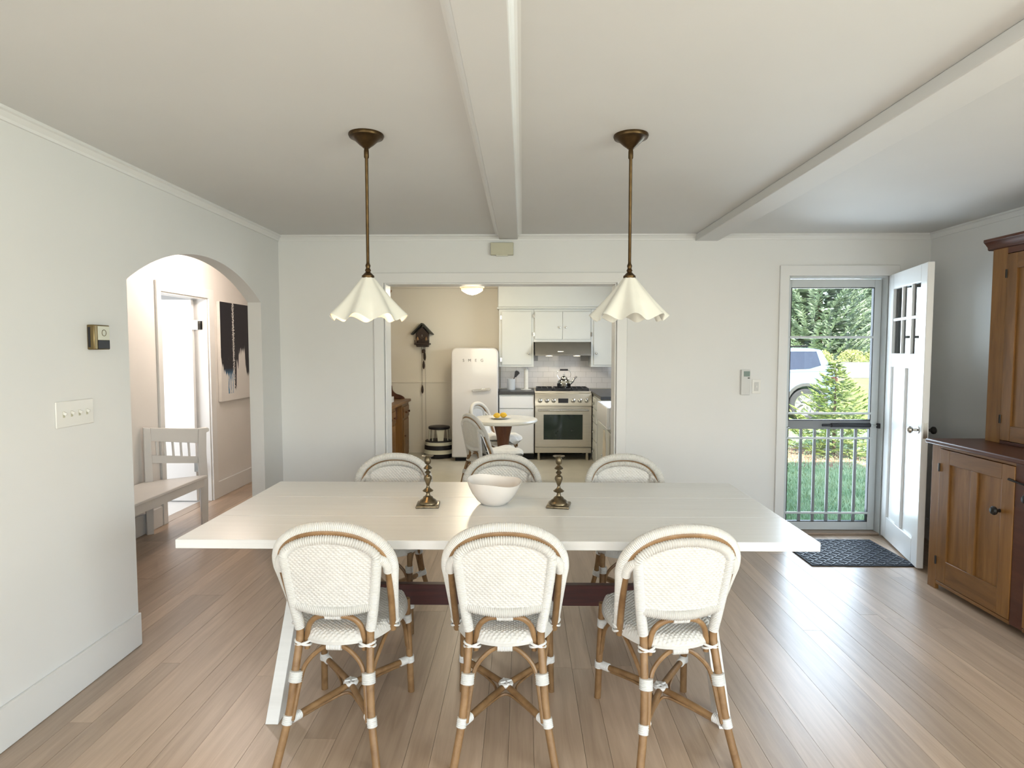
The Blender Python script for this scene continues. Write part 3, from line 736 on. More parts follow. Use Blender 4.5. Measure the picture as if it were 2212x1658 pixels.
# ------------------------------------------------------------------ pine cupboard on the right
CF, CYF, CYN = 2.585, 3.868, 2.50
cp = thing('pine_cupboard', 'tall two-part pine cupboard with panelled doors along the right wall', 'cupboard', (2.89, 3.18, 0))
def crel(o): o.matrix_parent_inverse = Matrix.Translation(-Vector((2.89, 3.18, 0))); return o
w = MB(); w.box(CF + 0.022, CYF - 0.022, 0.03, XR - 0.02, CYF, 0.905); w.box(CF + 0.022, CYN, 0.03, XR - 0.02, CYN + 0.022, 0.905); w.box(CF + 0.022, CYN + 0.022, 0.05, XR - 0.02, CYF - 0.022, 0.07); w.box(XR - 0.035, CYN + .022, 0.07, XR - 0.02, CYF - .022, 0.905)
crel(w.build('body', pine_m, cp, bevel=0.002))
for ya, yb2, z0_ in ((CYF - 0.075, CYF, 0.0), (CYN, CYN + 0.06, 0.0), (3.130, 3.215, 0.04)):
    crel(B(CF, ya, z0_, CF + 0.022, yb2, 0.905).build('stile', pine_m if ya > 3.5 else redpine_m, cp, bevel=0.002))
for ya, yb2 in ((CYN + 0.06, 3.130), (3.215, CYF - 0.075)):
    for z0_ in (0.885, 0.035): crel(B(CF, ya, z0_, CF + 0.022, yb2, z0_ + 0.02).build('rail', pineh_m, cp, bevel=0.002))
crel(B(CF - 0.030, CYN - 0.03, 0.905, XR - 0.02, CYF + 0.028, 0.932).build('top', redpine_m, cp, bevel=0.007, segs=3))
def panel_door(ya, yb2, z0, z1, xf, parent, stile=0.085, mid=0.05, rail=(0.14, 0.085), knob_y=None, knob_z=None, hinge_y=None):
    d = bpy.data.objects.new('door', None); COL.objects.link(d); d.parent = parent; d.empty_display_size = 0.05; crel(d)
    for a, b in ((ya, ya + stile), (yb2 - stile, yb2)): B(xf - 0.004, a, z0, xf + 0.018, b, z1).build('stile', pine_m, d, bevel=0.0025)
    ym = (ya + yb2) / 2
    def sub(o): return o
    for a, b in ((z0, z0 + rail[0]), (z1 - rail[1], z1)): B(xf - 0.004, ya + stile, a, xf + 0.018, yb2 - stile, b).build('rail', pineh_m, d, bevel=0.002)
    if mid:
        sub(B(xf - 0.004, ym - mid / 2, z0 + rail[0], xf + 0.018, ym + mid / 2, z1 - rail[1]).build('mullion', pine_m, d, bevel=0.0025))
        spans = ((ya + stile, ym - mid / 2), (ym + mid / 2, yb2 - stile))
    else: spans = ((ya + stile, yb2 - stile),)
    for a, b in spans:
        sub(B(xf + 0.007, a, z0 + rail[0], xf + 0.014, b, z1 - rail[1]).build('panel', pine_m, d, smooth=False))
    if knob_y is not None:
        k_ = [(0.0, 0), (0.010, 0), (0.009, -0.012), (0.012, -0.018), (0.022, -0.026), (0.024, -0.034), (0.018, -0.043), (0, -0.046)]
        sub(MB().lathe(k_, 20, (xf - 0.0045, knob_y, knob_z), axis='x').build('knob', iron_m, d))
    if hinge_y is not None:
        for zz in (z0 + 0.10, z1 - 0.14):
            sub(MB().tube([(xf - 0.006, hinge_y, zz), (xf - 0.006, hinge_y, zz + 0.05)], 0.006, 8).build('hinge', iron_m, d))
    return d
panel_door(3.217, CYF - 0.077, 0.060, 0.882, CF, cp, knob_y=3.305, knob_z=0.625, hinge_y=CYF - 0.077)
panel_door(CYN + 0.062, 3.128, 0.060, 0.882, CF, cp, knob_y=3.10, knob_z=0.735, hinge_y=CYN + 0.062)
crel(MB().tube([(CF - 0.012, 3.145, 0.80), (CF - 0.012, 3.245, 0.81)], [0.004, 0.007], 8).build('latch', iron_m, cp))
# upper part
UX, UY = 2.868, 3.815
w = MB(); w.box(UX + 0.02, UY - 0.02, 0.932, XR - 0.02, UY, 2.10); w.box(UX + 0.02, CYN + 0.03, 0.932, XR - 0.02, CYN + 0.05, 2.10); w.box(UX + 0.02, CYN + 0.05, 2.07, XR - 0.02, UY - 0.02, 2.10); w.box(XR - 0.035, CYN + .05, 0.932, XR - 0.02, UY - .02, 2.07)
crel(w.build('hutch', pine_m, cp, bevel=0.002))
for ya, yb2 in ((UY - 0.115, UY), (CYN + 0.03, CYN + 0.12), (3.12, 3.20)):
    crel(B(UX, ya, 0.932, UX + 0.02, yb2, 2.10).build('stile', pine_m, cp, bevel=0.002))
for ya, yb2 in ((3.20, UY - 0.115), (CYN + 0.12, 3.12)):
    for z0_, z1_ in ((0.932, 0.95), (2.06, 2.10)): crel(B(UX, ya, z0_, UX + 0.02, yb2, z1_).build('rail', redpine_m, cp, bevel=0.002))
panel_door(3.203, UY - 0.118, 0.953, 2.056, UX, cp, stile=0.075, mid=0, rail=(0.09, 0.09), hinge_y=UY - 0.118)
panel_door(CYN + 0.123, 3.117, 0.953, 2.056, UX, cp, stile=0.075, mid=0, rail=(0.09, 0.09), hinge_y=CYN + 0.123)
cpf = [(UX, 2.095), (UX - 0.008, 2.10), (UX - 0.010, 2.115), (UX - 0.026, 2.135), (UX - 0.036, 2.145), (UX - 0.036, 2.162), (XR - 0.02, 2.162), (XR - 0.02, 2.095)]
w = MB().prism(cpf, 'xz', CYN, UY + 0.036)
crel(w.build('cornice', redpine_m, cp, bevel=0.002))

# ------------------------------------------------------------------ small wall things
t = thing('thermostat', 'bronze and black thermostat on the left wall beside the arch', 'thermostat', (XL, 2.762, 1.55))
B(0, -0.052, -0.056, 0.034, 0.052, 0.056).build('housing', goldplate_m, t, bevel=0.004)
B(0.034, -0.030, -0.012, 0.037, 0.046, 0.050).build('face', cream_m, t, bevel=0.001)
B(0.034, -0.030, -0.052, 0.037, 0.046, -0.013).build('window', black_m, t, bevel=0.001)
q = [(0.0375, 0.008 + 0.014 * cos(a), 0.020 + 0.014 * sin(a)) for a in [2 * pi * k / 20 for k in range(20)]]
MB().tube(q, 0.0012, 6, closed=True).build('dial', goldplate_m, t)
B(0.006, -0.0535, -0.045, 0.016, -0.0518, 0.045).build('vent', black_m, t)
t = thing('switch_plate', 'white four-gang switch plate low on the left wall', 'light switch', (XL, 2.614, 1.220))
B(0, -0.112, -0.056, 0.007, 0.112, 0.056).build('plate', plate_m, t, bevel=0.004)
for k in range(4):
    yy = -0.069 + 0.046 * k
    tg = MB(); m_ = Matrix.Translation((0.012, yy, 0.004)) @ Matrix.Rotation(radians(25), 4, 'Y'); tg.obox(m_, 0.009, 0.0045, 0.006); tg.build('toggle', plate_m, t, bevel=0.001)
    B(0.0065, yy - 0.006, -0.013, 0.0074, yy + 0.006, 0.013).build('slot', beige_m, t)
t = thing('chime_box', 'small beige box on the wall above the kitchen opening', 'chime box', (-0.160, D, 2.279))
B(-0.090, -0.045, -0.046, 0.090, 0, 0.050).build('cover', beige_m, t, bevel=0.004)
B(-0.045, -0.040, -0.052, 0.045, -0.004, -0.046).build('base', cream_m, t)
t = thing('wall_remote', 'slim grey wall thermostat with green display beside the garden door', 'wall control', (1.771, D, 1.231))
B(-0.034, -0.026, -0.100, 0.036, 0, 0.100).build('housing', plain('grey_plastic', (0.68, 0.68, 0.66), 0.45, var=0.02), t, bevel=0.004)
B(-0.016, -0.028, 0.046, 0.032, -0.0262, 0.088).build('display', lcd_m, t)
B(0.016, -0.0275, 0.030, 0.032, -0.0262, 0.038).build('button', black_m, t)
t = thing('switch_plate', 'white single switch plate between the wall control and garden door', 'light switch', (1.864, D, 1.196))
B(-0.033, -0.006, -0.057, 0.035, 0, 0.057).build('plate', plate_m, t, bevel=0.003)
B(-0.017, -0.009, -0.034, 0.017, -0.006, 0.034).build('rocker', plain('grey_rocker', (0.6, 0.6, 0.58), 0.3), t, bevel=0.002)
B(-0.004, -0.014, -0.008, 0.004, -0.009, 0.008).build('toggle', plate_m, t)

# ------------------------------------------------------------------ hall things
def painting_mat():
    m, nt, p = base('abstract_paint')
    tc = nt.nodes.new('ShaderNodeTexCoord'); sep = nt.nodes.new('ShaderNodeSeparateXYZ'); nt.links.new(tc.outputs['Object'], sep.inputs[0])
    def math_(op, a, b=None, clamp=False):
        n = nt.nodes.new('ShaderNodeMath'); n.operation = op; n.use_clamp = clamp
        for i, v in enumerate((a, b)):
            if v is None: continue
            if isinstance(v, (int, float)): n.inputs[i].default_value = v
            else: nt.links.new(v, n.inputs[i])
        return n.outputs[0]
    mp = nt.nodes.new('ShaderNodeMapping'); mp.inputs['Scale'].default_value = (1, 55, 3.5); nt.links.new(tc.outputs['Object'], mp.inputs[0])
    streak = noise(nt, mp, 1.0, 4, 0.6).outputs['Fac']
    mp2 = nt.nodes.new('ShaderNodeMapping'); mp2.inputs['Scale'].default_value = (1, 60, 60); nt.links.new(tc.outputs['Object'], mp2.inputs[0])
    speck = noise(nt, mp2, 1.0, 4, 0.7).outputs['Fac']
    y, z = sep.outputs['Y'], sep.outputs['Z']
    # ragged lower edge read from a ramp across the canvas
    yn = math_('MULTIPLY', math_('ADD', y, 0.44), 1 / 0.88)
    lowr = nt.nodes.new('ShaderNodeValToRGB'); el = lowr.color_ramp.elements
    stops = [(0.0, 0.42), (0.06, 0.30), (0.12, 0.26), (0.29, 0.28), (0.315, 0.10), (0.36, 0.12), (0.38, 0.40), (0.42, 0.30), (0.44, 0.48), (0.60, 0.50), (0.64, 0.24), (1.0, 0.20)]
    while len(el) < len(stops): el.new(0.5)
    for i, (a_, b_) in enumerate(stops): el[i].position = a_; el[i].color = (b_, b_, b_, 1)
    nt.links.new(yn, lowr.inputs[0])
    edge = math_('ADD', math_('SUBTRACT', math_('MULTIPLY', lowr.outputs[0], 1.01), 0.505), math_('MULTIPLY', math_('SUBTRACT', streak, 0.5), 0.30))
    body = math_('MULTIPLY', math_('SUBTRACT', z, edge), 40, True)
    dy = math_('ABSOLUTE', math_('SUBTRACT', y, -0.168))
    sp2 = math_('MULTIPLY', math_('SUBTRACT', speck, 0.52), 0.16)
    seam = math_('MULTIPLY', math_('SUBTRACT', math_('SUBTRACT', dy, 0.012), sp2), 200, True)
    hole = math_('GREATER_THAN', speck, 0.68)
    hole = math_('SUBTRACT', 1.0, math_('MULTIPLY', hole, math_('LESS_THAN', z, 0.05)))
    mask = math_('MULTIPLY', math_('MULTIPLY', body, seam), hole)
    blue = math_('MULTIPLY', math_('MULTIPLY', math_('SUBTRACT', -0.17, z), 10, True), math_('LESS_THAN', y, -0.16), True)
    mask = math_('MAXIMUM', mask, math_('MULTIPLY', math_('MULTIPLY', math_('GREATER_THAN', y, -0.30), math_('LESS_THAN', y, -0.19)), math_('MULTIPLY', math_('GREATER_THAN', streak, 0.50), math_('MULTIPLY', math_('LESS_THAN', z, -0.15), math_('GREATER_THAN', z, -0.43)))))
    ink = nt.nodes.new('ShaderNodeMix'); ink.data_type = 'RGBA'
    ink.inputs[6].default_value = (0.006, 0.006, 0.012, 1); ink.inputs[7].default_value = (0.05, 0.22, 0.42, 1); nt.links.new(blue, ink.inputs[0])
    mx = nt.nodes.new('ShaderNodeMix'); mx.data_type = 'RGBA'
    mx.inputs[6].default_value = (0.78, 0.76, 0.73, 1); nt.links.new(ink.outputs[2], mx.inputs[7]); nt.links.new(mask, mx.inputs[0])
    nt.links.new(mx.outputs[2], p.inputs['Base Color']); setp(p, Roughness=0.45)
    return m
cv = thing('canvas_painting', 'white canvas with black brush strokes and blue drips in the hall', 'painting', (XH, 6.54, 1.465))
B(0.002, -0.44, -0.505, 0.036, 0.44, 0.505).build('stretcher', plain('raw_canvas', (0.80, 0.77, 0.72), 0.8, bmp=0.2, bscale=200), cv, bevel=0.003)
B(0.036, -0.438, -0.503, 0.0375, 0.438, 0.503).build('canvas_face', painting_mat(), cv, smooth=False)
# bench: seat runs along the hall wall, far arm with slats
bn = thing('hall_bench', 'white painted wooden bench with slatted arm in the hall', 'bench', (-2.85, 4.45, 0))
bw = plain('bench_paint', (0.80, 0.78, 0.75), 0.35, var=0.015)
# plan: the arm ends run slantwise from the back post (near) to the front post (far)
bx, by0, by1, fxx, fy0, fy1 = -0.17, -0.85, 0.37, 0.16, -0.55, 0.66
MB().prism([(bx - 0.02, by0), (fxx + 0.02, fy0), (fxx + 0.02, fy1), (bx - 0.02, by1)], 'xy', 0.405, 0.430).build('seat', bw, bn, bevel=0.005)
MB().prism([(fxx - 0.02, fy0 + 0.03), (fxx + 0.002, fy0 + 0.03), (fxx + 0.002, fy1 - 0.03), (fxx - 0.02, fy1 - 0.03)], 'xy', 0.335, 0.405).build('apron', bw, bn, bevel=0.002)
for ya, yb2 in ((by0, fy0), (by1, fy1)):
    dv = Vector((fxx - bx, yb2 - ya, 0)); L = dv.length; dv.normalize(); ang = atan2(dv.y, dv.x)
    def loc(mb, nm, bev=0.003):
        o = mb.build(nm, bw, bn, bevel=bev); o.location = (bx, ya, 0); o.rotation_euler = (0, 0, ang); return o
    loc(MB().prism([(-0.012, 0), (0.036, 0), (0.044, 0.40), (0.036, 0.86), (-0.014, 0.868)], 'xz', -0.024, 0.024), 'leg')
    loc(MB().prism([(L - 0.045, 0), (L + 0.004, 0), (L + 0.012, 0.38), (L + 0.004, 0.62), (L + 0.008, 0.79), (L + 0.03, 0.80), (L + 0.03, 0.822), (L + 0.018, 0.832), (L - 0.05, 0.828), (L - 0.062, 0.62), (L - 0.05, 0.40)], 'xz', -0.024, 0.024), 'leg')
    loc(MB().prism([(0.038, 0.755), (L - 0.055, 0.705), (L - 0.05, 0.826), (0.038, 0.862)], 'xz', -0.015, 0.015), 'arm_rail')
    loc(MB().prism([(0.042, 0.575), (L - 0.058, 0.535), (L - 0.058, 0.59), (0.042, 0.64)], 'xz', -0.012, 0.012), 'arm_rail')
    for k in range(5):
        t_ = 0.075 + k * (L - 0.17) / 4.6
        loc(MB().prism([(t_, 0.60), (t_ + 0.016, 0.60), (t_ + 0.010, 0.745), (t_ - 0.006, 0.745)], 'xz', -0.007, 0.007), 'slat', 0.002)
light('hall_light', 'POINT', (-2.55, 5.35, C - 0.16), 26, (1.0, 0.85, 0.75), radius=0.07)  # unseen point light above the arch

# ------------------------------------------------------------------ kitchen
# ceiling light
kl = thing('kitchen_ceiling_lamp', 'lit cream schoolhouse glass ceiling lamp in the kitchen', 'ceiling lamp', (-0.553, 6.8, C))
MB().lathe([(0, 0), (0.075, 0), (0.078, -0.03), (0.055, -0.05), (0.055, -0.145), (0, -0.146)], 28).build('fitter', white_m, kl)
gs = MB().lathe([(0.0, -0.14), (0.146, -0.14), (0.148, -0.150), (0.146, -0.205), (0.136, -0.208), (0.134, -0.230), (0.122, -0.233), (0.118, -0.258), (0.090, -0.277), (0.05, -0.297), (0, -0.308)], 36).build('glass_shade', emit('schoolhouse_glow', (1.0, 0.88, 0.62), 0.8), kl)
for rb, zb in ((0.1415, -0.2065), (0.1285, -0.2315)):
    MB().tube([(rb * cos(2 * pi * k / 40), rb * sin(2 * pi * k / 40), zb) for k in range(40)], 0.005, 8, closed=True).build('band', plain('glass_band', (0.62, 0.42, 0.20), 0.4) if zb > -0.21 else bpy.data.materials['glass_band'], gs)
lo = light('ceiling_bulb', 'POINT', (0, 0, -0.37), 30, (1.0, 0.86, 0.64), radius=0.12); lo.parent = kl
# wall tiles
x_a, z_a = -0.31, 0.935
for j in range(10):
    zt = z_a + j * 0.0775; off = -0.076 if j % 2 else 0.0
    xx = x_a + off
    while xx < 1.50:
        xa, xb = max(xx, x_a), min(xx + 0.15, 1.55)
        lim = 1.275 if (xa < 0.15 or xb > 0.94) else 1.62
        if xb - xa > 0.02 and zt + 0.075 < lim + 0.07:
            B(xa, KB - 0.008 - random.random() * 0.0015, zt, xb, KB - 0.0005, zt + 0.075).build('tile', tile_m, kw, smooth=False)
        xx += 0.1525
B(x_a, KB - 0.003, z_a, 1.55, KB - 0.0002, 1.62).build('grout', plain('grey_grout', (0.48, 0.47, 0.46), 0.9), kw, smooth=False)
# soffit above uppers
struct(MB().prism([(-0.335, 2.052), (KR, 2.052), (KR, C), (-0.335, C)], 'xz', 8.36, KB).build('trim_11', cab_m, bevel=0.02, segs=4), 'painted soffit above the kitchen cabinets')
struct(B(-0.345, 8.345, 2.035, KR, KB, 2.056).build('trim_12', cab_m, bevel=0.004))
def cab(name, label, x0, x1, y0, y1, z0, z1, doors, knobs, hinges, group):
    t = thing(name, label, 'cabinet', ((x0 + x1) / 2, (y0 + y1) / 2, z0), 0, group)
    inv = Matrix.Translation(-Vector(t.location))
    def r(o, par=t):
        if par is t: o.matrix_parent_inverse = inv
        return o
    r(B(x0, y0, z0, x1, y1, z1).build('body', cab_m, t, bevel=0.003))
    ds = []
    for a, b, c, d in doors:
        ds.append(r(B(a, y0 - 0.018, c, b, y0 - 0.001, d).build('door', cab_m, t, bevel=0.004)))
    for (kx, kz, di) in knobs:
        r(MB().lathe([(0, -0.0185), (0.007, -0.0185), (0.006, -0.028), (0.013, -0.036), (0.013, -0.043), (0.006, -0.047), (0, -0.0475)], 16, (kx, y0, kz), axis='y').build('knob', chrome_m, ds[di]), ds[di])
    for (kx, kz, di) in hinges:
        r(B(kx - 0.012, y0 - 0.022, kz - 0.028, kx + 0.012, y0 - 0.0185, kz + 0.028).build('hinge', chrome_m, ds[di], bevel=0.003), ds[di])
    return t
UF = 8.40
cab('wall_cabinet', 'white wall cabinet with one tall door above the fridge side counter', -0.318, 0.158, UF, KB, 1.245, 2.034, [(-0.278, 0.128, 1.272, 2.0)], [(0.088, 1.43, 0)], [(-0.29, 1.92, 0), (-0.29, 1.345, 0)], 'white wall cabinets in the kitchen')
cab('wall_cabinet', 'white wall cabinet with two short doors above the range hood', 0.159, 0.940, UF, KB, 1.585, 2.034, [(0.172, 0.549, 1.622, 2.0), (0.552, 0.93, 1.622, 2.0)], [(0.508, 1.785, 0), (0.593, 1.785, 1)], [(0.160, 1.94, 0), (0.160, 1.69, 0), (0.942, 1.94, 1), (0.942, 1.69, 1)], 'white wall cabinets in the kitchen')
cab('wall_cabinet', 'white wall cabinet with one tall door right of the range hood', 0.941, KR, UF, KB, 1.245, 2.034, [(0.975, 1.40, 1.272, 2.0)], [(1.012, 1.43, 0)], [], 'white wall cabinets in the kitchen')
# hood
hd = thing('range_hood', 'stainless steel range hood with two round lights', 'range hood', (0.55, 8.57, 1.40))
dk_steel = plain('hood_steel', (0.22, 0.21, 0.19), 0.35, 0.9, var=0.05)
MB().prism([(-0.20, 0.185), (0.17, 0.185), (0.17, 0.0), (-0.30, 0.0), (-0.30, 0.035)], 'yz', -0.378, 0.378).build('canopy', dk_steel, hd, bevel=0.003)
B(-0.07, -0.288, 0.052, 0.01, -0.262, 0.062).build('badge', chrome_m, hd)
hood_glow = emit('hood_lamp_glow', (1.0, 0.88, 0.62), 3.0)
for xx in (-0.185, 0.19):
    MB().lathe([(0, -0.006), (0.044, -0.006), (0.046, 0.002), (0, 0.002)], 20, (xx, -0.262, 0.0)).build('lamp', hood_glow, hd)
    lo = light('hood_lamp', 'SPOT', (xx, -0.20, -0.02), 2.2, (1.0, 0.88, 0.68), aim=(xx, 0.0, -1.0), radius=0.03); lo.data.spot_size = radians(120); lo.parent = hd
# fridge
fr = thing('refrigerator', 'cream retro refrigerator with rounded corners and chrome handle', 'refrigerator', (-0.625, 8.37, 0))
def rrect(x0, x1, z0, z1, r, n=6):
    pts = []
    for cx_, cz_, a0 in ((x1 - r, z1 - r, 0), (x0 + r, z1 - r, pi / 2), (x0 + r, z0 + 0.02, pi), (x1 - r, z0 + 0.02, 1.5 * pi)):
        rr = r if cz_ > z0 + 0.1 else 0.02
        cx2 = cx_ if cz_ > z0 + 0.1 else (x0 + 0.02 if a0 == pi else x1 - 0.02)
        for k in range(n + 1): pts.append((cx2 + rr * cos(a0 + pi / 2 * k / n), cz_ + rr * sin(a0 + pi / 2 * k / n)))
    return pts
MB().prism(rrect(-0.305, 0.305, 0.05, 1.505, 0.075), 'xz', -0.25, 0.34).build('body', fridge_m, fr, bevel=0.006)
MB().prism(rrect(-0.308, 0.308, 0.055, 1.508, 0.075), 'xz', -0.345, -0.256).build('door', fridge_m, fr, bevel=0.028, segs=5)
B(-0.27, -0.27, 0.0, 0.27, 0.30, 0.05).build('plinth', dark_m, fr)
hdl = MB().prism([(-0.02, 0.93), (0.20, 0.945), (0.215, 0.972), (0.20, 0.985), (-0.02, 0.958), (-0.035, 0.945)], 'xz', -0.395, -0.375); hdl.tube([(0.18, -0.37, 0.962), (0.18, -0.343, 0.962)], 0.012, 10)
hdl.build('handle', chrome_m, fr, bevel=0.004)
def letters(text, size, mat, name, parent, loc, rot, depth=0.002, space=1.0):
    cu = bpy.data.curves.new(name, 'FONT'); cu.body = text; cu.size = size; cu.extrude = depth; cu.align_x = 'CENTER'; cu.space_character = space
    ob = bpy.data.objects.new(name + '_src', cu); COL.objects.link(ob)
    dg = bpy.context.evaluated_depsgraph_get()
    me = bpy.data.meshes.new_from_object(ob.evaluated_get(dg)); bpy.data.objects.remove(ob)
    me.materials.clear(); me.materials.append(mat)
    o = bpy.data.objects.new(name, me); COL.objects.link(o); o.parent = parent; o.location = loc; o.rotation_euler = rot
    return o
letters('S M E G', 0.052, plain('steel_letters', (0.12, 0.12, 0.12), 0.4, 0.6), 'lettering', fr, (-0.02, -0.346, 1.325), (pi / 2, 0, 0), 0.002, 1.65)
# left base cabinet and worktop
bc = thing('base_cabinet', 'white base cabinet between refrigerator and range', 'cabinet', (-0.075, 8.44, 0))
B(-0.235, -0.28, 0.09, 0.235, 0.295, 0.885).build('body', cab_m, bc, bevel=0.003)
B(-0.228, -0.30, 0.700, 0.228, -0.281, 0.862).build('drawer_front', white_m, bc, bevel=0.004)
B(-0.228, -0.30, 0.10, 0.228, -0.281, 0.690).build('door', white_m, bc, bevel=0.004)
B(-0.235, -0.22, 0.0, 0.235, -0.20, 0.09).build('toe_kick', dark_m, bc)
tag(B(-0.312, 8.125, 0.887, 0.162, KB - 0.009, 0.925).build('worktop', stone_m, bevel=0.003), 'black stone worktop between refrigerator and range', 'worktop')
# range
rg = thing('gas_range', 'stainless steel gas range with oven window and six knobs', 'range', (0.548, 8.42, 0))
B(-0.378, -0.27, 0.10, 0.378, 0.30, 0.90).build('body', steel_m, rg, bevel=0.003)
MB().prism([(-0.30, 0.735), (-0.30, 0.885), (-0.285, 0.905), (-0.20, 0.905), (-0.20, 0.735)], 'yz', -0.380, 0.380).build('control_panel', steel_m, rg, bevel=0.003)
B(-0.382, -0.20, 0.9005, 0.382, 0.305, 0.925).build('cooktop', steel_m, rg, bevel=0.003)
B(-0.36, -0.19, 0.9255, 0.36, 0.28, 0.930).build('burner_tray', black_m, rg)
for gx in (-0.24, 0.0, 0.24):
    mb = MB()
    for yy in (-0.17, 0.045, 0.26): mb.box(gx - 0.112, yy - 0.006, 0.945, gx + 0.112, yy + 0.006, 0.962)
    for xx in (gx - 0.106, gx - 0.04, gx + 0.04, gx + 0.106): mb.box(xx - 0.006, -0.17, 0.945, xx + 0.006, 0.26, 0.962)
    for xx in (gx - 0.106, gx + 0.106):
        for yy in (-0.165, 0.255): mb.box(xx - 0.007, yy - 0.007, 0.9302, xx + 0.007, yy + 0.007, 0.946)
    mb.build('grate', black_m, rg, bevel=0.002)
for k, gx in enumerate((-0.31, -0.22, -0.13, 0.13, 0.22, 0.31)):
    kb = MB().lathe([(0, -0.301), (0.030, -0.301), (0.030, -0.308), (0.024, -0.310), (0.021, -0.335), (0.016, -0.338), (0, -0.338)], 20, (gx, 0, 0.805), axis='y').build('knob', chrome_m, rg)
    B(gx - 0.003, -0.341, 0.79, gx + 0.003, -0.3385, 0.826).build('pointer', iron_m, kb)
B(-0.068, -0.304, 0.775, 0.065, -0.3005, 0.835).build('display', black_m, rg)
od = B(-0.376, -0.30, 0.185, 0.376, -0.271, 0.722).build('oven_door', steel_m, rg, bevel=0.004)
B(-0.262, -0.3035, 0.285, 0.258, -0.3005, 0.620).build('window', ovenglass_m, od)
m1 = MB().tube([(-0.335, -0.35, 0.682), (0.335, -0.35, 0.682)], 0.013, 12)
for xx in (-0.32, 0.32): m1.tube([(xx, -0.35, 0.682), (xx, -0.2995, 0.682)], 0.009, 8)
m1.build('handle', chrome_m, od)
B(-0.376, -0.295, 0.105, 0.376, -0.271, 0.176).build('kick_plate', steel_m, rg, bevel=0.003)
for xx in (-0.325, 0.325):
    for yy in (-0.24, 0.26): MB().lathe([(0.018, 0), (0.022, 0.01), (0.020, 0.10)], 14, (xx, yy, 0)).build('leg', steel_m, rg)
B(-0.38, 0.275, 0.0, 0.38, 0.29, 0.1).build('back_plate', dark_m, rg)
# kettle
kt = thing('kettle', 'shiny chrome whistling kettle on the range', 'kettle', (0.575, 8.43, 0.9625))
MB().lathe([(0, 0), (0.085, 0), (0.092, 0.006), (0.095, 0.03), (0.097, 0.055), (0.098, 0.058), (0.093, 0.062), (0.086, 0.088), (0.066, 0.108), (0.045, 0.118), (0.045, 0.122)], 32).build('body', chrome_m, kt)
lid = MB().lathe([(0.046, 0.120), (0.044, 0.132), (0.030, 0.148), (0.012, 0.158), (0.007, 0.164), (0.007, 0.172), (0.014, 0.180), (0.012, 0.19), (0.0, 0.195)], 24).build('lid', chrome_m, kt)
q = spl([(0.085, 0, 0.055), (0.12, 0, 0.085), (0.145, 0, 0.125), (0.178, 0, 0.150)], 6)
MB().tube(q, [0.020 - 0.011 * i / (len(q) - 1) for i in range(len(q))], 12).build('spout', chrome_m, kt)
MB().tube(spl([(-0.062, 0, 0.112), (-0.092, 0, 0.165), (-0.085, 0, 0.215), (-0.05, 0, 0.240), (0, 0, 0.243), (0.05, 0, 0.240), (0.085, 0, 0.215), (0.092, 0, 0.165), (0.062, 0, 0.112)], 6), 0.0035, 8).build('handle', chrome_m, kt)
q = [(-0.055 + 0.11 * k / 20, 0, 0.242) for k in range(21)]
MB().tube(q, [0.011 + 0.0035 * (0.5 - 0.5 * cos(2 * pi * k / 4)) for k in range(21)], 12).build('grip', black_m, kt)
# utensil crock and paper towel holder
ck = thing('utensil_crock', 'white ceramic utensil crock on the black worktop', 'crock', (-0.152, 8.50, 0.9255))
MB().lathe([(0, 0), (0.052, 0), (0.056, 0.006), (0.056, 0.146), (0.058, 0.15), (0.052, 0.152), (0.051, 0.012), (0, 0.012)], 28).build('jar', plain('blue_white_ceramic', (0.74, 0.78, 0.82), 0.2), ck)
sp = thing('spatula', 'black spatula standing in the white crock', 'spatula', (-0.15, 8.50, 0.9405))
MB().tube([(-0.02, 0, 0.0), (0.055, 0.0, 0.19)], 0.006, 8).build('handle', black_m, sp)
MB().prism([(0.04, 0.165), (0.062, 0.155), (0.115, 0.215), (0.098, 0.24), (0.072, 0.252), (0.05, 0.24)], 'xz', -0.004, 0.004).build('blade', black_m, sp, bevel=0.002)
pt = thing('paper_towel_roll', 'white paper towel roll upright on a stand beside the range', 'paper towel', (0.055, 8.52, 0.9255))
MB().lathe([(0, 0), (0.075, 0), (0.075, 0.008), (0, 0.009)], 28).build('base', white_m, pt)
MB().lathe([(0.0, 0.0095), (0.030, 0.0095), (0.030, 0.285), (0.012, 0.285), (0.012, 0.30), (0, 0.30)], 28).build('roll', fleece_m, pt)
MB().tube([(0, 0, 0.30), (0, 0, 0.325)], 0.006, 8).build('rod', white_m, pt)
# right run: drawers, sink base, worktop
kr = thing('base_cabinet', 'white base cabinet with four drawers and cup pulls, right of the range', 'cabinet', (1.25, 7.74, 0))
B(-0.30, -0.34, 0.0, 0.305, 0.99, 0.885).build('body', cab_m, kr, bevel=0.003)
for z0_, z1_ in ((0.725, 0.865), (0.545, 0.715), (0.315, 0.535), (0.06, 0.305)):
    dr = B(-0.318, -0.05, z0_, -0.301, 0.34, z1_).build('drawer', cab_m, kr, bevel=0.004)
    zc = (z0_ + z1_) / 2
    MB().lathe([(0.0, 0.0), (0.012, -0.002), (0.022, -0.008), (0.026, -0.018), (0.026, -0.020)], 14, (-0.3185, 0.14, zc), axis='x').build('pull', chrome_m, dr)
ks = thing('sink_cabinet', 'white sink base cabinet with knob doors beside the drawers', 'cabinet', (1.25, 6.85, 0))
B(-0.30, -0.52, 0.0, 0.305, 0.545, 0.64).build('body', cab_m, ks, bevel=0.003)
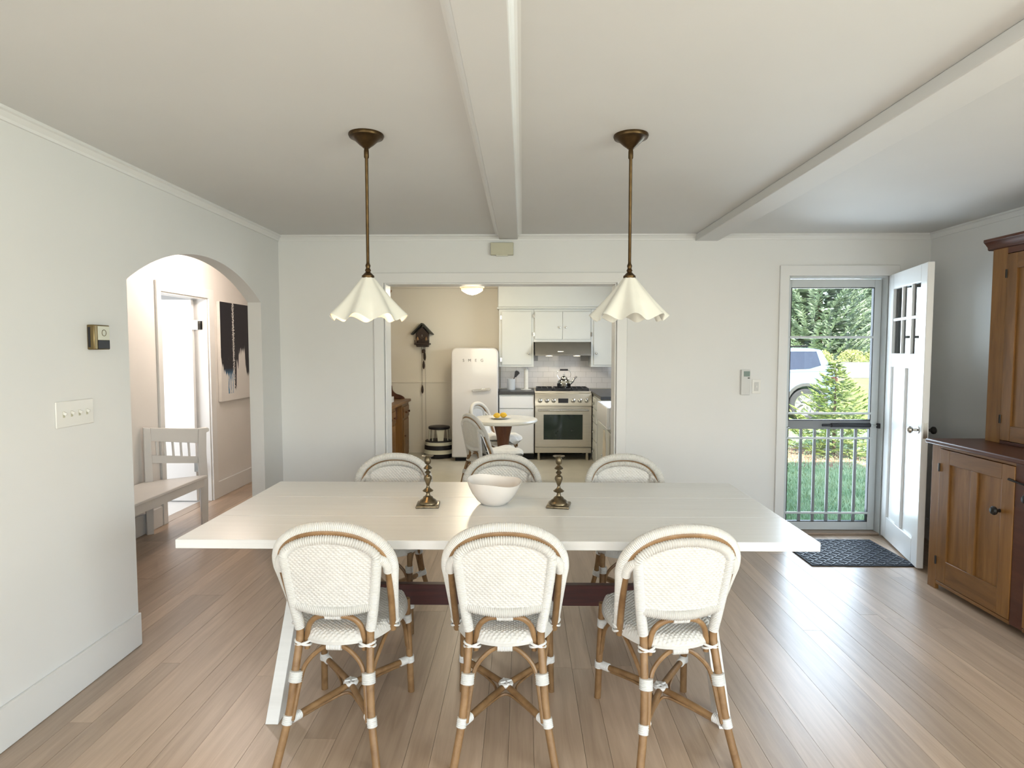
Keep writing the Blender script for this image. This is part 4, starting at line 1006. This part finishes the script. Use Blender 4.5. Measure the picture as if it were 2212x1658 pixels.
for a, b in ((0.03, 0.52), (-0.49, 0.02)):
    dr = B(-0.318, a, 0.06, -0.301, b, 0.60).build('door', cab_m, ks, bevel=0.004)
    MB().lathe([(0, 0), (0.006, 0), (0.006, -0.012), (0.014, -0.02), (0.012, -0.03), (0, -0.032)], 14, (-0.3185, a + 0.07 if a > 0 else b - 0.07, 0.28), axis='x').build('knob', chrome_m, dr)
snk = thing('farmhouse_sink', 'white farmhouse sink with deep apron front', 'sink', (1.25, 6.85, 0.6405))
w = MB(); w.box(-0.36, -0.42, 0, 0.10, 0.42, 0.02); w.box(-0.36, -0.42, 0.02, -0.325, 0.42, 0.235); w.box(0.07, -0.42, 0.02, 0.10, 0.42, 0.235); w.box(-0.325, -0.42, 0.02, 0.07, -0.39, 0.235); w.box(-0.325, 0.39, 0.02, 0.07, 0.42, 0.235)
w.build('basin', white_m, snk, bevel=0.012, segs=3)
m1 = MB().tube(spl([(0.13, 0, 0.24), (0.13, 0, 0.46), (0.10, 0, 0.53), (0.02, 0, 0.54), (-0.03, 0, 0.50)], 6), 0.011, 10); m1.build('tap', chrome_m, snk)
w = MB().prism([(0.934, KB - 0.009), (0.934, 7.28), (1.36, 7.28), (1.36, 6.3), (KR - 0.001, 6.3), (KR - 0.001, KB - 0.009)], 'xy', 0.887, 0.925)
tag(w.build('worktop', stone_m, bevel=0.003), 'black stone worktop right of the range', 'worktop')
def towel(i, j):
    return (0.0 + 0.006 * sin(i * 11 + j * 3), (i - 0.5) * 0.16 * (1 - 0.25 * j), -0.36 * (1 - j))
mb = MB().grid(towel, 14, 16); o = mb.build('dish_towel', towel_m, loc=(0.870, 6.44, 0.64)); o.modifiers.new('thick', 'SOLIDIFY').thickness = 0.004
tag(o, 'beige dish towel hanging on the front of the sink', 'towel')
# dresser along left kitchen wall
dz = thing('pine_dresser', 'old pine kitchen dresser with drawers along the left kitchen wall', 'dresser', (-1.80, 8.0, 0))
for ya, yb2 in ((0.26, 0.72), (-0.75, -0.19)):
    B(-0.165, ya, 0.0, 0.17, yb2, 0.745).build('pedestal', pine_m, dz, bevel=0.004)
    dr = B(0.171, ya + 0.04, 0.545, 0.186, yb2 - 0.04, 0.70).build('drawer', pineh_m, dz, bevel=0.004)
    for f_ in (0.3, 0.7):
        MB().lathe([(0, 0), (0.009, 0), (0.008, 0.010), (0.017, 0.018), (0.016, 0.028), (0, 0.032)], 14, (0.1865, ya + (yb2 - ya) * f_, 0.62), axis='x').build('knob', walnut_m, dr)
    do = B(0.171, ya + 0.05, 0.06, 0.182, yb2 - 0.05, 0.515).build('door', pine_m, dz, bevel=0.004)
    B(0.183, ya + 0.11, 0.13, 0.1845, yb2 - 0.11, 0.445).build('panel', pineh_m, do, bevel=0.001)
    MB().lathe([(0, 0), (0.007, 0), (0.012, 0.014), (0.010, 0.024), (0, 0.026)], 14, (0.1825, ya + 0.075, 0.30), axis='x').build('knob', walnut_m, do)
B(-0.165, -0.19, 0.545, 0.10, 0.26, 0.745).build('frieze', walnut_m, dz)  # frieze and back of the kneehole coloured dark to stand for its shade
B(-0.165, -0.19, 0.0, -0.14, 0.26, 0.545).build('back_panel', walnut_m, dz)
B(-0.17, -0.80, 0.745, 0.205, 0.732, 0.782).build('top', pineh_m, dz, bevel=0.008, segs=3)
sc = spl([(-0.06, 0.97, 0), (-0.045, 0.90, 0), (0.0, 0.855, 0), (0.06, 0.835, 0), (0.105, 0.81, 0), (0.125, 0.784, 0)], 5)
for yy in (0.68, -0.78):
    MB().prism([(p.x, p.y) for p in sc] + [(-0.16, 0.784), (-0.16, 0.97)], 'xz', yy, yy + 0.03).build('scroll_bracket', walnut_m, dz, bevel=0.003)
w = MB(); w.box(-0.165, 0.69, 0.97, -0.09, 0.71, 2.26); w.box(-0.165, -0.78, 0.97, -0.09, -0.76, 2.26); w.box(-0.165, -0.76, 0.97, -0.15, 0.69, 2.26)
for zz in (1.0, 1.40, 1.80, 2.24): w.box(-0.15, -0.76, zz, -0.09, 0.69, zz + 0.02)
w.build('plate_rack', pine_m, dz, bevel=0.002)
MB().prism([(-0.165, 2.262), (-0.085, 2.262), (-0.078, 2.275), (-0.055, 2.30), (-0.050, 2.325), (-0.165, 2.325)], 'xz', -0.79, 0.725).build('cornice', pine_m, dz, bevel=0.002)
o = B(-0.055, -0.14, 0, 0.055, 0.14, 0.075).build('white_box', plate_m, loc=(-1.775, 8.02, 0.7825), bevel=0.004); tag(o, 'small white box on top of the pine dresser', 'box')
# round table
rt = thing('round_table', 'round white pedestal table with dark wooden column in the kitchen', 'table', (-0.205, 6.54, 0))
MB().lathe([(0, 0.705), (0.34, 0.705), (0.362, 0.712), (0.372, 0.728), (0.366, 0.745), (0.352, 0.75), (0, 0.75)], 56).build('top', plain('marble_white', (0.80, 0.78, 0.70), 0.25, var=0.05, scale=6, bmp=0), rt)
MB().lathe([(0.0, 0.0), (0.165, 0.0), (0.168, 0.02), (0.155, 0.04), (0.09, 0.075), (0.06, 0.14), (0.053, 0.26), (0.056, 0.40), (0.070, 0.55), (0.095, 0.66), (0.105, 0.705)], 32).build('pedestal', walnut_m, rt)
pl = thing('plate', 'white plate on the round kitchen table', 'plate', (-0.235, 6.50, 0.7505))
MB().lathe([(0, 0), (0.055, 0), (0.068, 0.004), (0.112, 0.017), (0.115, 0.019), (0.068, 0.009), (0, 0.007)], 36).build('dish', plate_m, pl)
for k, (dx, dy, rz_) in enumerate(((-0.032, -0.022, 0.4), (0.034, 0.018, -0.3))):
    o = MB().lathe([(0, -0.043), (0.007, -0.040), (0.012, -0.034), (0.024, -0.022), (0.029, 0.0), (0.024, 0.022), (0.012, 0.034), (0.007, 0.040), (0, 0.043)], 20, axis='x').build('lemon', lemon_m)
    o.location = (-0.235 + dx, 6.50 + dy, 0.7505 + 0.0375); o.rotation_euler = (0, 0, rz_)
    tag(o, 'yellow lemon on the plate, ' + ('left one, nearer camera' if k == 0 else 'right one, behind'), 'lemon', 'lemons on the plate')
# step stool
ss = thing('step_stool', 'round black and white step stool on the kitchen floor', 'step stool', (-1.150, 8.42, 0))
MB().lathe([(0, 0.01), (0.205, 0.01), (0.212, 0.02), (0.212, 0.06)], 40).build('base_ring', black_m, ss)
MB().lathe([(0.212, 0.06), (0.210, 0.062), (0.203, 0.115)], 40).build('band', cream_m, ss)
MB().lathe([(0.205, 0.115), (0.200, 0.175)], 40).build('bumper', black_m, ss)
MB().lathe([(0.199, 0.175), (0.192, 0.22)], 40).build('band', cream_m, ss)
MB().lathe([(0.194, 0.22), (0.19, 0.232), (0.145, 0.236), (0.0, 0.236)], 40).build('lower_tread', black_m, ss)
mb = MB()
for k in range(12):
    if k in (9, 10): continue
    a = 2 * pi * k / 12; mb.tube([(0.150 * cos(a), 0.150 * sin(a), 0.234), (0.135 * cos(a), 0.135 * sin(a), 0.39)], 0.006, 6)
mb.build('riser', cream_m, ss)
MB().add([(0.0, -0.152, 0.236), (0.075, -0.128, 0.236), (0.085, -0.108, 0.39), (-0.015, -0.137, 0.39), (0.0, -0.146, 0.236), (0.07, -0.122, 0.236), (0.08, -0.102, 0.39), (-0.015, -0.131, 0.39)], [(0, 1, 2, 3), (7, 6, 5, 4), (0, 4, 5, 1), (1, 5, 6, 2), (2, 6, 7, 3), (3, 7, 4, 0)]).build('front_panel', cream_m, ss)
MB().lathe([(0, 0.388), (0.14, 0.388), (0.148, 0.395), (0.148, 0.418), (0.138, 0.425), (0, 0.425)], 40).build('upper_tread', black_m, ss)
# cuckoo clock
cc = thing('cuckoo_clock', 'dark carved cuckoo clock with hanging weights on the kitchen wall', 'clock', (-1.409, KB, 1.55))
MB().prism([(-0.085, 0.02), (0.085, 0.02), (0.085, 0.16), (0.0, 0.255), (-0.085, 0.16)], 'xz', -0.12, 0).build('case', clock_m, cc, bevel=0.003)
for s_ in (-1, 1):
    mb = MB(); m_ = Matrix.Translation((s_ * 0.073, -0.085, 0.222)) @ Matrix.Rotation(s_ * radians(46), 4, 'Y'); mb.obox(m_, 0.108, 0.085, 0.008); mb.build('roof', plain('dark_roof', (0.03, 0.03, 0.022), 0.6) if s_ < 0 else bpy.data.materials['dark_roof'], cc, bevel=0.002)
B(-0.105, -0.165, 0.0, 0.105, 0, 0.025).build('balcony', clock_m, cc, bevel=0.004)
for k in range(9): B(-0.10 + k * 0.0235, -0.163, 0.025, -0.088 + k * 0.0235, -0.155, 0.065).build('railing', clock_m, cc)
MB().prism([(-0.075, -0.03), (0.075, -0.03), (0.088, 0.0), (-0.088, 0.0)], 'xz', -0.14, -0.005).build('bracket', clock_m, cc, bevel=0.004)
dialo = MB().lathe([(0, -0.128), (0.034, -0.128), (0.036, -0.121), (0, -0.121)], 24, (0, 0, 0.115), axis='y').build('dial', clock_m, cc)
B(-0.002, -0.131, 0.115, 0.002, -0.1285, 0.142).build('hand', cream_m, dialo)
for s_ in (-1, 1): MB().lathe([(0, -0.03), (0.016, -0.02), (0.018, 0.0), (0.010, 0.03), (0, 0.04)], 12, (s_ * 0.06, -0.14, 0.075)).build('figure', rattan_m, cc)
m1 = MB().tube([(0.012, -0.06, -0.03), (0.012, -0.06, -0.10)], 0.003, 6); m1.lathe([(0, -0.034), (0.024, -0.028), (0.026, 0.0), (0.02, 0.02), (0, 0.024)], 14, (0.010, -0.06, -0.085)); m1.build('pendulum', clock_m, cc)
for xx, zz in ((0.028, -0.163), (0.012, -0.285), (-0.010, -0.632)):
    MB().lathe([(0, -0.062), (0.008, -0.055), (0.016, -0.03), (0.017, 0.0), (0.013, 0.035), (0.006, 0.058), (0, 0.062)], 12, (xx, -0.07, zz)).build('weight', clock_m, cc)
for xx, zz in ((0.028, -0.10), (0.012, -0.225), (-0.010, -0.575), (0.035, -1.36), (-0.018, -1.36)): MB().tube([(xx, -0.07, -0.03), (xx, -0.07, zz)], 0.0016, 5).build('chain', brass_m, cc)

# ------------------------------------------------------------------ outdoors
GZ = -0.17
def ground_z(x_, y_):
    t_ = min(1, max(0, (y_ - 17) / 10)); return GZ + 1.0 * t_ * t_ * (3 - 2 * t_)
lawn_m, nt, p = base('lawn_grass')
mp = coords(nt); n1 = noise(nt, mp, 1.2, 4); n2 = noise(nt, mp, 30, 3)
r1 = ramp(nt, n1.outputs['Fac'], [(0.3, (0.26, 0.34, 0.10)), (0.7, (0.42, 0.44, 0.16))])
nt.links.new(r1.outputs[0], p.inputs['Base Color']); setp(p, Roughness=0.9); bump(nt, p, n2.outputs['Fac'], 0.6, 0.03)
mb = MB().grid(lambda i, j: (-30 + 90 * i, 5.0 + 60 * j, ground_z(0, 5.0 + 60 * j)), 30, 60)
struct(mb.build('ground_lawn', lawn_m, recalc=False), 'lawn outside the garden door')
struct(B(-30, -60, GZ - 0.1, 60, 5.0, GZ).build('ground_lawn', lawn_m))
blade_m, nt, p = base('grass_blade')
mp = coords(nt); n1 = noise(nt, mp, 3, 3)
r1 = ramp(nt, n1.outputs['Fac'], [(0.3, (0.33, 0.52, 0.30)), (0.7, (0.54, 0.68, 0.42))]); nt.links.new(r1.outputs[0], p.inputs['Base Color']); setp(p, Roughness=0.7)
vs = []; fs = []
for k in range(52000):
    y_ = 5.45 + 6.8 * random.random() ** 1.15; x_ = 0.30 * y_ + random.random() * 0.42 * y_
    a = random.random() * 2 * pi; h_ = 0.03 + 0.035 * random.random(); wd = 0.006 + 0.004 * random.random(); lx, ly = random.gauss(0, 0.02), random.gauss(0, 0.02)
    i = len(vs); vs += [(x_ - wd * cos(a), y_ - wd * sin(a), GZ), (x_ + wd * cos(a), y_ + wd * sin(a), GZ), (x_ + lx, y_ + ly, GZ + h_)]; fs.append((i, i + 1, i + 2))
o = MB().add(vs, fs).build('grass', blade_m, smooth=False, recalc=False); tag(o, 'short green grass just outside the garden door', 'grass', kind='stuff')
road_m = plain('gravel_road', (0.62, 0.60, 0.58), 0.9, var=0.1, scale=20)
struct(MB().grid(lambda i, j: (-20 + 70 * i, 22.5 + 6.5 * j, ground_z(0, 22.5 + 6.5 * j) + 0.015), 10, 12).build('ground_road', road_m, recalc=False), 'pale gravel road beyond the lawn')
mulch_m = plain('bark_mulch', (0.42, 0.24, 0.16), 0.95, var=0.3, scale=30, bmp=0.6)
struct(MB().lathe([(0, 0.028), (0.6, 0.03), (0.95, 0.014), (1.15, 0.001)], 30, (4.55, 9.6, GZ)).build('ground_mulch', mulch_m), 'reddish mulch bed under the small spruce')
bark_m = plain('spruce_bark', (0.14, 0.09, 0.06), 0.9, var=0.3, scale=20, bmp=0.5)
def leaf_mat(name, a, b, scale):
    m, nt, p = base(name); mp, oi = coords(nt, rnd=True); n = noise(nt, mp, scale, 3)
    r = ramp(nt, n.outputs['Fac'], [(0.3, a), (0.7, b)]); nt.links.new(r.outputs[0], p.inputs['Base Color']); setp(p, Roughness=0.65); return m
sp_small = leaf_mat('young_spruce_needles', (0.22, 0.33, 0.10), (0.48, 0.54, 0.20), 9)
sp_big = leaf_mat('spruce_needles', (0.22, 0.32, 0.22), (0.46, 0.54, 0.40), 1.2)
def spruce(h, r, whorls, per, twigs, tl, z0, seed, droop):
    R = random.Random(seed); vs = []; fs = []
    tr = MB().tube([(0, 0, 0), (0, 0, h * 0.5), (0, 0, h)], [0.022 * h, 0.014 * h, 0.002 * h], 8)
    def diamond(p, d, L, wdt, up):
        sd_ = d.cross(up)
        if sd_.length < 1e-4: sd_ = Vector((1, 0, 0))
        sd_.normalize(); i = len(vs); m_ = p + d * (L * 0.45)
        vs.extend([p, m_ + sd_ * wdt, p + d * L, m_ - sd_ * wdt]); fs.append((i, i + 1, i + 2, i + 3))
    for wi in range(whorls):
        f = wi / (whorls - 1); z_ = z0 + (h * 0.985 - z0) * f
        L0 = r * (1 - f) ** 0.85 + 0.03 * r
        for b in range(per):
            a = 2 * pi * (b + R.random() * 0.9) / per + wi * 0.7
            L = L0 * R.uniform(0.72, 1.08); dr_ = droop * R.uniform(0.6, 1.3)
            hd_ = Vector((cos(a), sin(a), 0)); zj = R.uniform(-0.5, 0.5) * (h / whorls)
            def pos(t): return hd_ * (L * t) + Vector((0, 0, z_ + zj + L * (-dr_ * t + (dr_ * 1.1 + 0.10) * t * t * t + 0.12 * t)))
            n_ = max(4, int(twigs * (0.35 + 0.65 * (1 - f))))
            for k in range(n_):
                t = (0.15 + 0.85 * (k + R.random()) / n_); p_ = pos(t); q_ = pos(min(1.05, t + 0.06)); d_ = (q_ - p_).normalized()
                s_ = -1 if k % 2 else 1; sv = Vector((-hd_.y, hd_.x, 0)) * s_
                dv = (d_ * R.uniform(0.5, 1.0) + sv * R.uniform(0.5, 1.1) + Vector((0, 0, R.uniform(-0.35, 0.25)))).normalized()
                l_ = tl * R.uniform(0.7, 1.3) * (0.6 + 0.6 * (1 - t))
                diamond(p_, dv, l_, l_ * 0.17, Vector((0, 0, 1))); diamond(p_, dv, l_, l_ * 0.15, sv.cross(d_) + sv)
            diamond(pos(0.72), (pos(1.02) - pos(0.72)).normalized(), L * 0.32, tl * 0.14, Vector((0, 0, 1)))
            diamond(pos(0.72), (pos(1.02) - pos(0.72)).normalized(), L * 0.32, tl * 0.14, Vector((-hd_.y, hd_.x, 0)))
    diamond(Vector((0, 0, h * 0.95)), Vector((0, 0, 1)), h * 0.07, tl * 0.08, Vector((1, 0, 0)))
    return tr, MB().add(vs, fs)
def plant(name, label, cat, loc, meshes, mats, group=None, rz=0, sc_=1):
    t = thing(name, label, cat, loc, rz, group); t.scale = (sc_, sc_, sc_)
    for nm, me in meshes:
        o = bpy.data.objects.new(nm, me); COL.objects.link(o); o.parent = t
    return t
tr, fo = spruce(1.42, 0.95, 15, 11, 20, 0.125, 0.10, 3, 0.22)
m_tr = tr.mesh('trunk'); m_tr.materials.append(bark_m); m_fo = fo.mesh('foliage', smooth=False, recalc=False); m_fo.materials.append(sp_small)
plant('young_spruce', 'small sunlit spruce on the lawn seen through the garden door', 'tree', (4.78, 9.40, GZ), [('trunk', m_tr), ('foliage', m_fo)], None)
tr, fo = spruce(12.5, 3.5, 40, 15, 40, 0.46, 0.35, 5, 0.30)
m_tr = tr.mesh('trunk'); m_tr.materials.append(bark_m); m_fo = fo.mesh('foliage', smooth=False, recalc=False); m_fo.materials.append(sp_big)
for k, (x_, y_, s_, rz_, lb) in enumerate(((17.2, 36.0, 1.0, 0, 'tall spruce beyond the road, behind the parked car and small spruce'), (24.9, 37.0, 1.0, 1.3, 'tall spruce beyond the road, furthest right of the front row'), (9.6, 37.0, 1.0, 4.0, 'tall spruce beyond the road, furthest left of the front row'),
                                      (26.2, 45.5, 1.05, 2.6, 'tall spruce in the back row, right-hand one'), (18.2, 45.5, 1.05, 5.0, 'tall spruce in the back row, left-hand one'))):
    plant('spruce_tree', lb, 'tree', (x_, y_, ground_z(0, y_) - 0.1), [('trunk', m_tr), ('foliage', m_fo)], None, 'tall spruces beyond the road', rz_, s_)
# shrubs by the road
shrub_m = leaf_mat('shrub_leaves', (0.34, 0.40, 0.12), (0.55, 0.56, 0.22), 2.5)
def shrub_mesh(seed):
    R = random.Random(seed); vs = []; fs = []
    for k in range(1500):
        a, e = R.random() * 2 * pi, R.random(); rr = R.uniform(0.55, 1.0) ; hz = (1 - e * e)
        p_ = Vector((rr * cos(a) * sqrt(1 - hz * hz * 0.9), rr * sin(a) * sqrt(1 - hz * hz * 0.9), 0.08 + hz * rr * 0.8))
        d_ = Vector((R.gauss(0, 1), R.gauss(0, 1), R.gauss(0.4, 1))).normalized(); s2 = d_.cross(Vector((R.gauss(0, 1), R.gauss(0, 1), R.gauss(0, 1)))).normalized()
        L = R.uniform(0.08, 0.15); i = len(vs); vs += [p_, p_ + d_ * L * 0.5 + s2 * L * 0.3, p_ + d_ * L, p_ + d_ * L * 0.5 - s2 * L * 0.3]; fs.append((i, i + 1, i + 2, i + 3))
    me = MB().add(vs, fs).mesh('leaves', smooth=False, recalc=False); me.materials.append(shrub_m)
    st = MB()
    for k in range(5): a = k * 1.3; st.tube([(0, 0, 0), (0.25 * cos(a), 0.25 * sin(a), 0.35), (0.45 * cos(a), 0.45 * sin(a), 0.6)], [0.03, 0.02, 0.01], 5)
    ms = st.mesh('stems'); ms.materials.append(bark_m)
    return me, ms
shr = [shrub_mesh(11), shrub_mesh(12)]
for k in range(9):
    x_ = 10.6 + k * 1.36; y_ = 30.1 + 0.25 * (k % 2)
    plant('roadside_shrub', 'yellow-green roadside shrub, ' + ('first second third fourth fifth sixth seventh eighth ninth'.split()[k]) + ' from the left in the row beyond the road', 'shrub', (x_, y_, ground_z(0, y_)), [('leaves', shr[k % 2][0]), ('stems', shr[k % 2][1])], None, 'shrubs along the far side of the road', k * 0.9, 0.62 + 0.04 * (k % 3))
# parked car (rear quarter shows through the door)
car = thing('parked_car', 'pale blue-white sport utility car parked beyond the lawn', 'car', (7.30, 15.2, GZ))
paint_m = plain('car_paint', (0.24, 0.36, 0.52), 0.2, 0.0, var=0.01, bmp=0, coat=0.8)
clad_m = plain('grey_cladding', (0.10, 0.10, 0.10), 0.6, var=0.1)
carglass_m = plain('car_glass', (0.03, 0.04, 0.07), 0.05, var=0.05, bmp=0, coat=0.5)
HW = 0.92
def arch_pts(cx_, r, n=12): return [(cx_ + r * cos(pi * k / n), 0.37 + r * sin(pi * k / n)) for k in range(n + 1)]
low = [(-4.62, 0.42), (-4.66, 0.62), (-4.55, 0.93), (-3.55, 1.05), (-2.9, 1.09), (-0.10, 1.13), (0.0, 1.02), (-0.02, 0.72), (-0.06, 0.45), (-0.18, 0.30), (-0.30, 0.30)] + arch_pts(-0.70, 0.42) + [(-1.15, 0.26), (-3.2, 0.26)] + arch_pts(-3.62, 0.42) + [(-4.08, 0.28), (-4.5, 0.30)]
MB().prism(low, 'xz', -HW, HW).build('body', paint_m, car, bevel=0.05, segs=3)
# greenhouse tapered inwards
side = [(-3.15, 1.06), (-2.45, 1.60), (-1.6, 1.69), (-0.6, 1.68), (-0.30, 1.64), (-0.06, 1.12)]
vs = [(x_, -HW + 0.02 + (z_ - 1.06) * 0.26, z_) for x_, z_ in side] + [(x_, HW - 0.02 - (z_ - 1.06) * 0.26, z_) for x_, z_ in side]
n = len(side); fs = [tuple(range(n)), tuple(range(2 * n - 1, n - 1, -1))] + [(i, (i + 1) % n, n + (i + 1) % n, n + i) for i in range(n)]
MB().add(vs, fs).build('cabin', paint_m, car, bevel=0.04, segs=3)
def side_glass(poly, s_):
    vs = [(x_, s_ * (HW - 0.02 - (z_ - 1.06) * 0.26 + 0.004), z_) for x_, z_ in poly] + [(x_, s_ * (HW - 0.02 - (z_ - 1.06) * 0.26 - 0.02), z_) for x_, z_ in poly]
    n = len(poly); return MB().add(vs, [tuple(range(n)), tuple(range(2 * n - 1, n - 1, -1))] + [(i, (i + 1) % n, n + (i + 1) % n, n + i) for i in range(n)])
for s_ in (-1, 1):
    side_glass([(-1.12, 1.17), (-0.62, 1.19), (-0.34, 1.27), (-0.42, 1.60), (-1.12, 1.60)], s_).build('window', carglass_m, car, bevel=0.01)
    side_glass([(-2.05, 1.15), (-1.20, 1.165), (-1.20, 1.60), (-2.05, 1.59)], s_).build('window', carglass_m, car, bevel=0.01)
    side_glass([(-2.92, 1.14), (-2.13, 1.15), (-2.13, 1.585), (-2.42, 1.56)], s_).build('window', carglass_m, car, bevel=0.01)
    MB().tube([(-2.3, s_ * 0.70, 1.685), (-0.6, s_ * 0.70, 1.72)], 0.018, 8).build('roof_rail', iron_m, car)
    for cx_ in (-0.70, -3.62):
        pts = arch_pts(cx_, 0.425); pts2 = arch_pts(cx_, 0.50)
        MB().prism(pts + pts2[::-1], 'xz', s_ * (HW - 0.03), s_ * (HW + 0.012)).build('arch_cladding', clad_m, car, bevel=0.006)
    MB().prism([(-3.2, 0.24), (-1.15, 0.24), (-1.15, 0.36), (-3.2, 0.36)], 'xz', s_ * (HW - 0.03), s_ * (HW + 0.01)).build('sill_cladding', clad_m, car, bevel=0.01)
    MB().prism([(-0.20, 0.93), (0.004, 0.90), (0.006, 0.98), (-0.05, 1.02), (-0.16, 1.00)], 'xz', s_ * (HW - 0.2), s_ * (HW + 0.004)).build('tail_light', plain('tail_lamp_red', (0.10, 0.02, 0.03), 0.15) if s_ < 0 else bpy.data.materials['tail_lamp_red'], car, bevel=0.006)
    for cx_ in (-0.70, -3.62):
        y_o = s_ * (HW - 0.02); y_i = s_ * (HW - 0.26)
        wh = MB().lathe([(0.22, y_i), (0.33, y_i), (0.365, y_i + s_ * 0.03), (0.365, y_o - s_ * 0.03), (0.34, y_o), (0.255, y_o), (0.245, y_o - s_ * 0.03)], 36, (cx_, 0, 0.365), axis='y').build('tyre', plain('tyre_rubber', (0.06, 0.06, 0.065), 0.8) if 'tyre_rubber' not in MATS else MATS['tyre_rubber'], car)
        rim = MB().lathe([(0.252, y_o - s_ * 0.005), (0.235, y_o - s_ * 0.012), (0.225, y_o - s_ * 0.12), (0.0, y_o - s_ * 0.12)], 36, (cx_, 0, 0.365), axis='y')
        rim.lathe([(0.06, y_o - s_ * 0.08), (0.06, y_o - s_ * 0.02), (0.0, y_o - s_ * 0.015)], 16, (cx_, 0, 0.365), axis='y')
        for k in range(7):
            a = 2 * pi * k / 7 + 0.3
            for da in (-0.12, 0.12):
                rim.bar((cx_ + 0.05 * cos(a), y_o - s_ * 0.03, 0.365 + 0.05 * sin(a)), (cx_ + 0.238 * cos(a + da), y_o - s_ * 0.025, 0.365 + 0.238 * sin(a + da)), 0.022, 0.022, (0, 1, 0))
        rim.build('rim', plain('alloy', (0.6, 0.6, 0.62), 0.3, 0.9) if 'alloy' not in MATS else MATS['alloy'], wh)
B(-0.10, -0.85, 0.36, 0.05, 0.85, 0.52).build('bumper', clad_m, car, bevel=0.02)
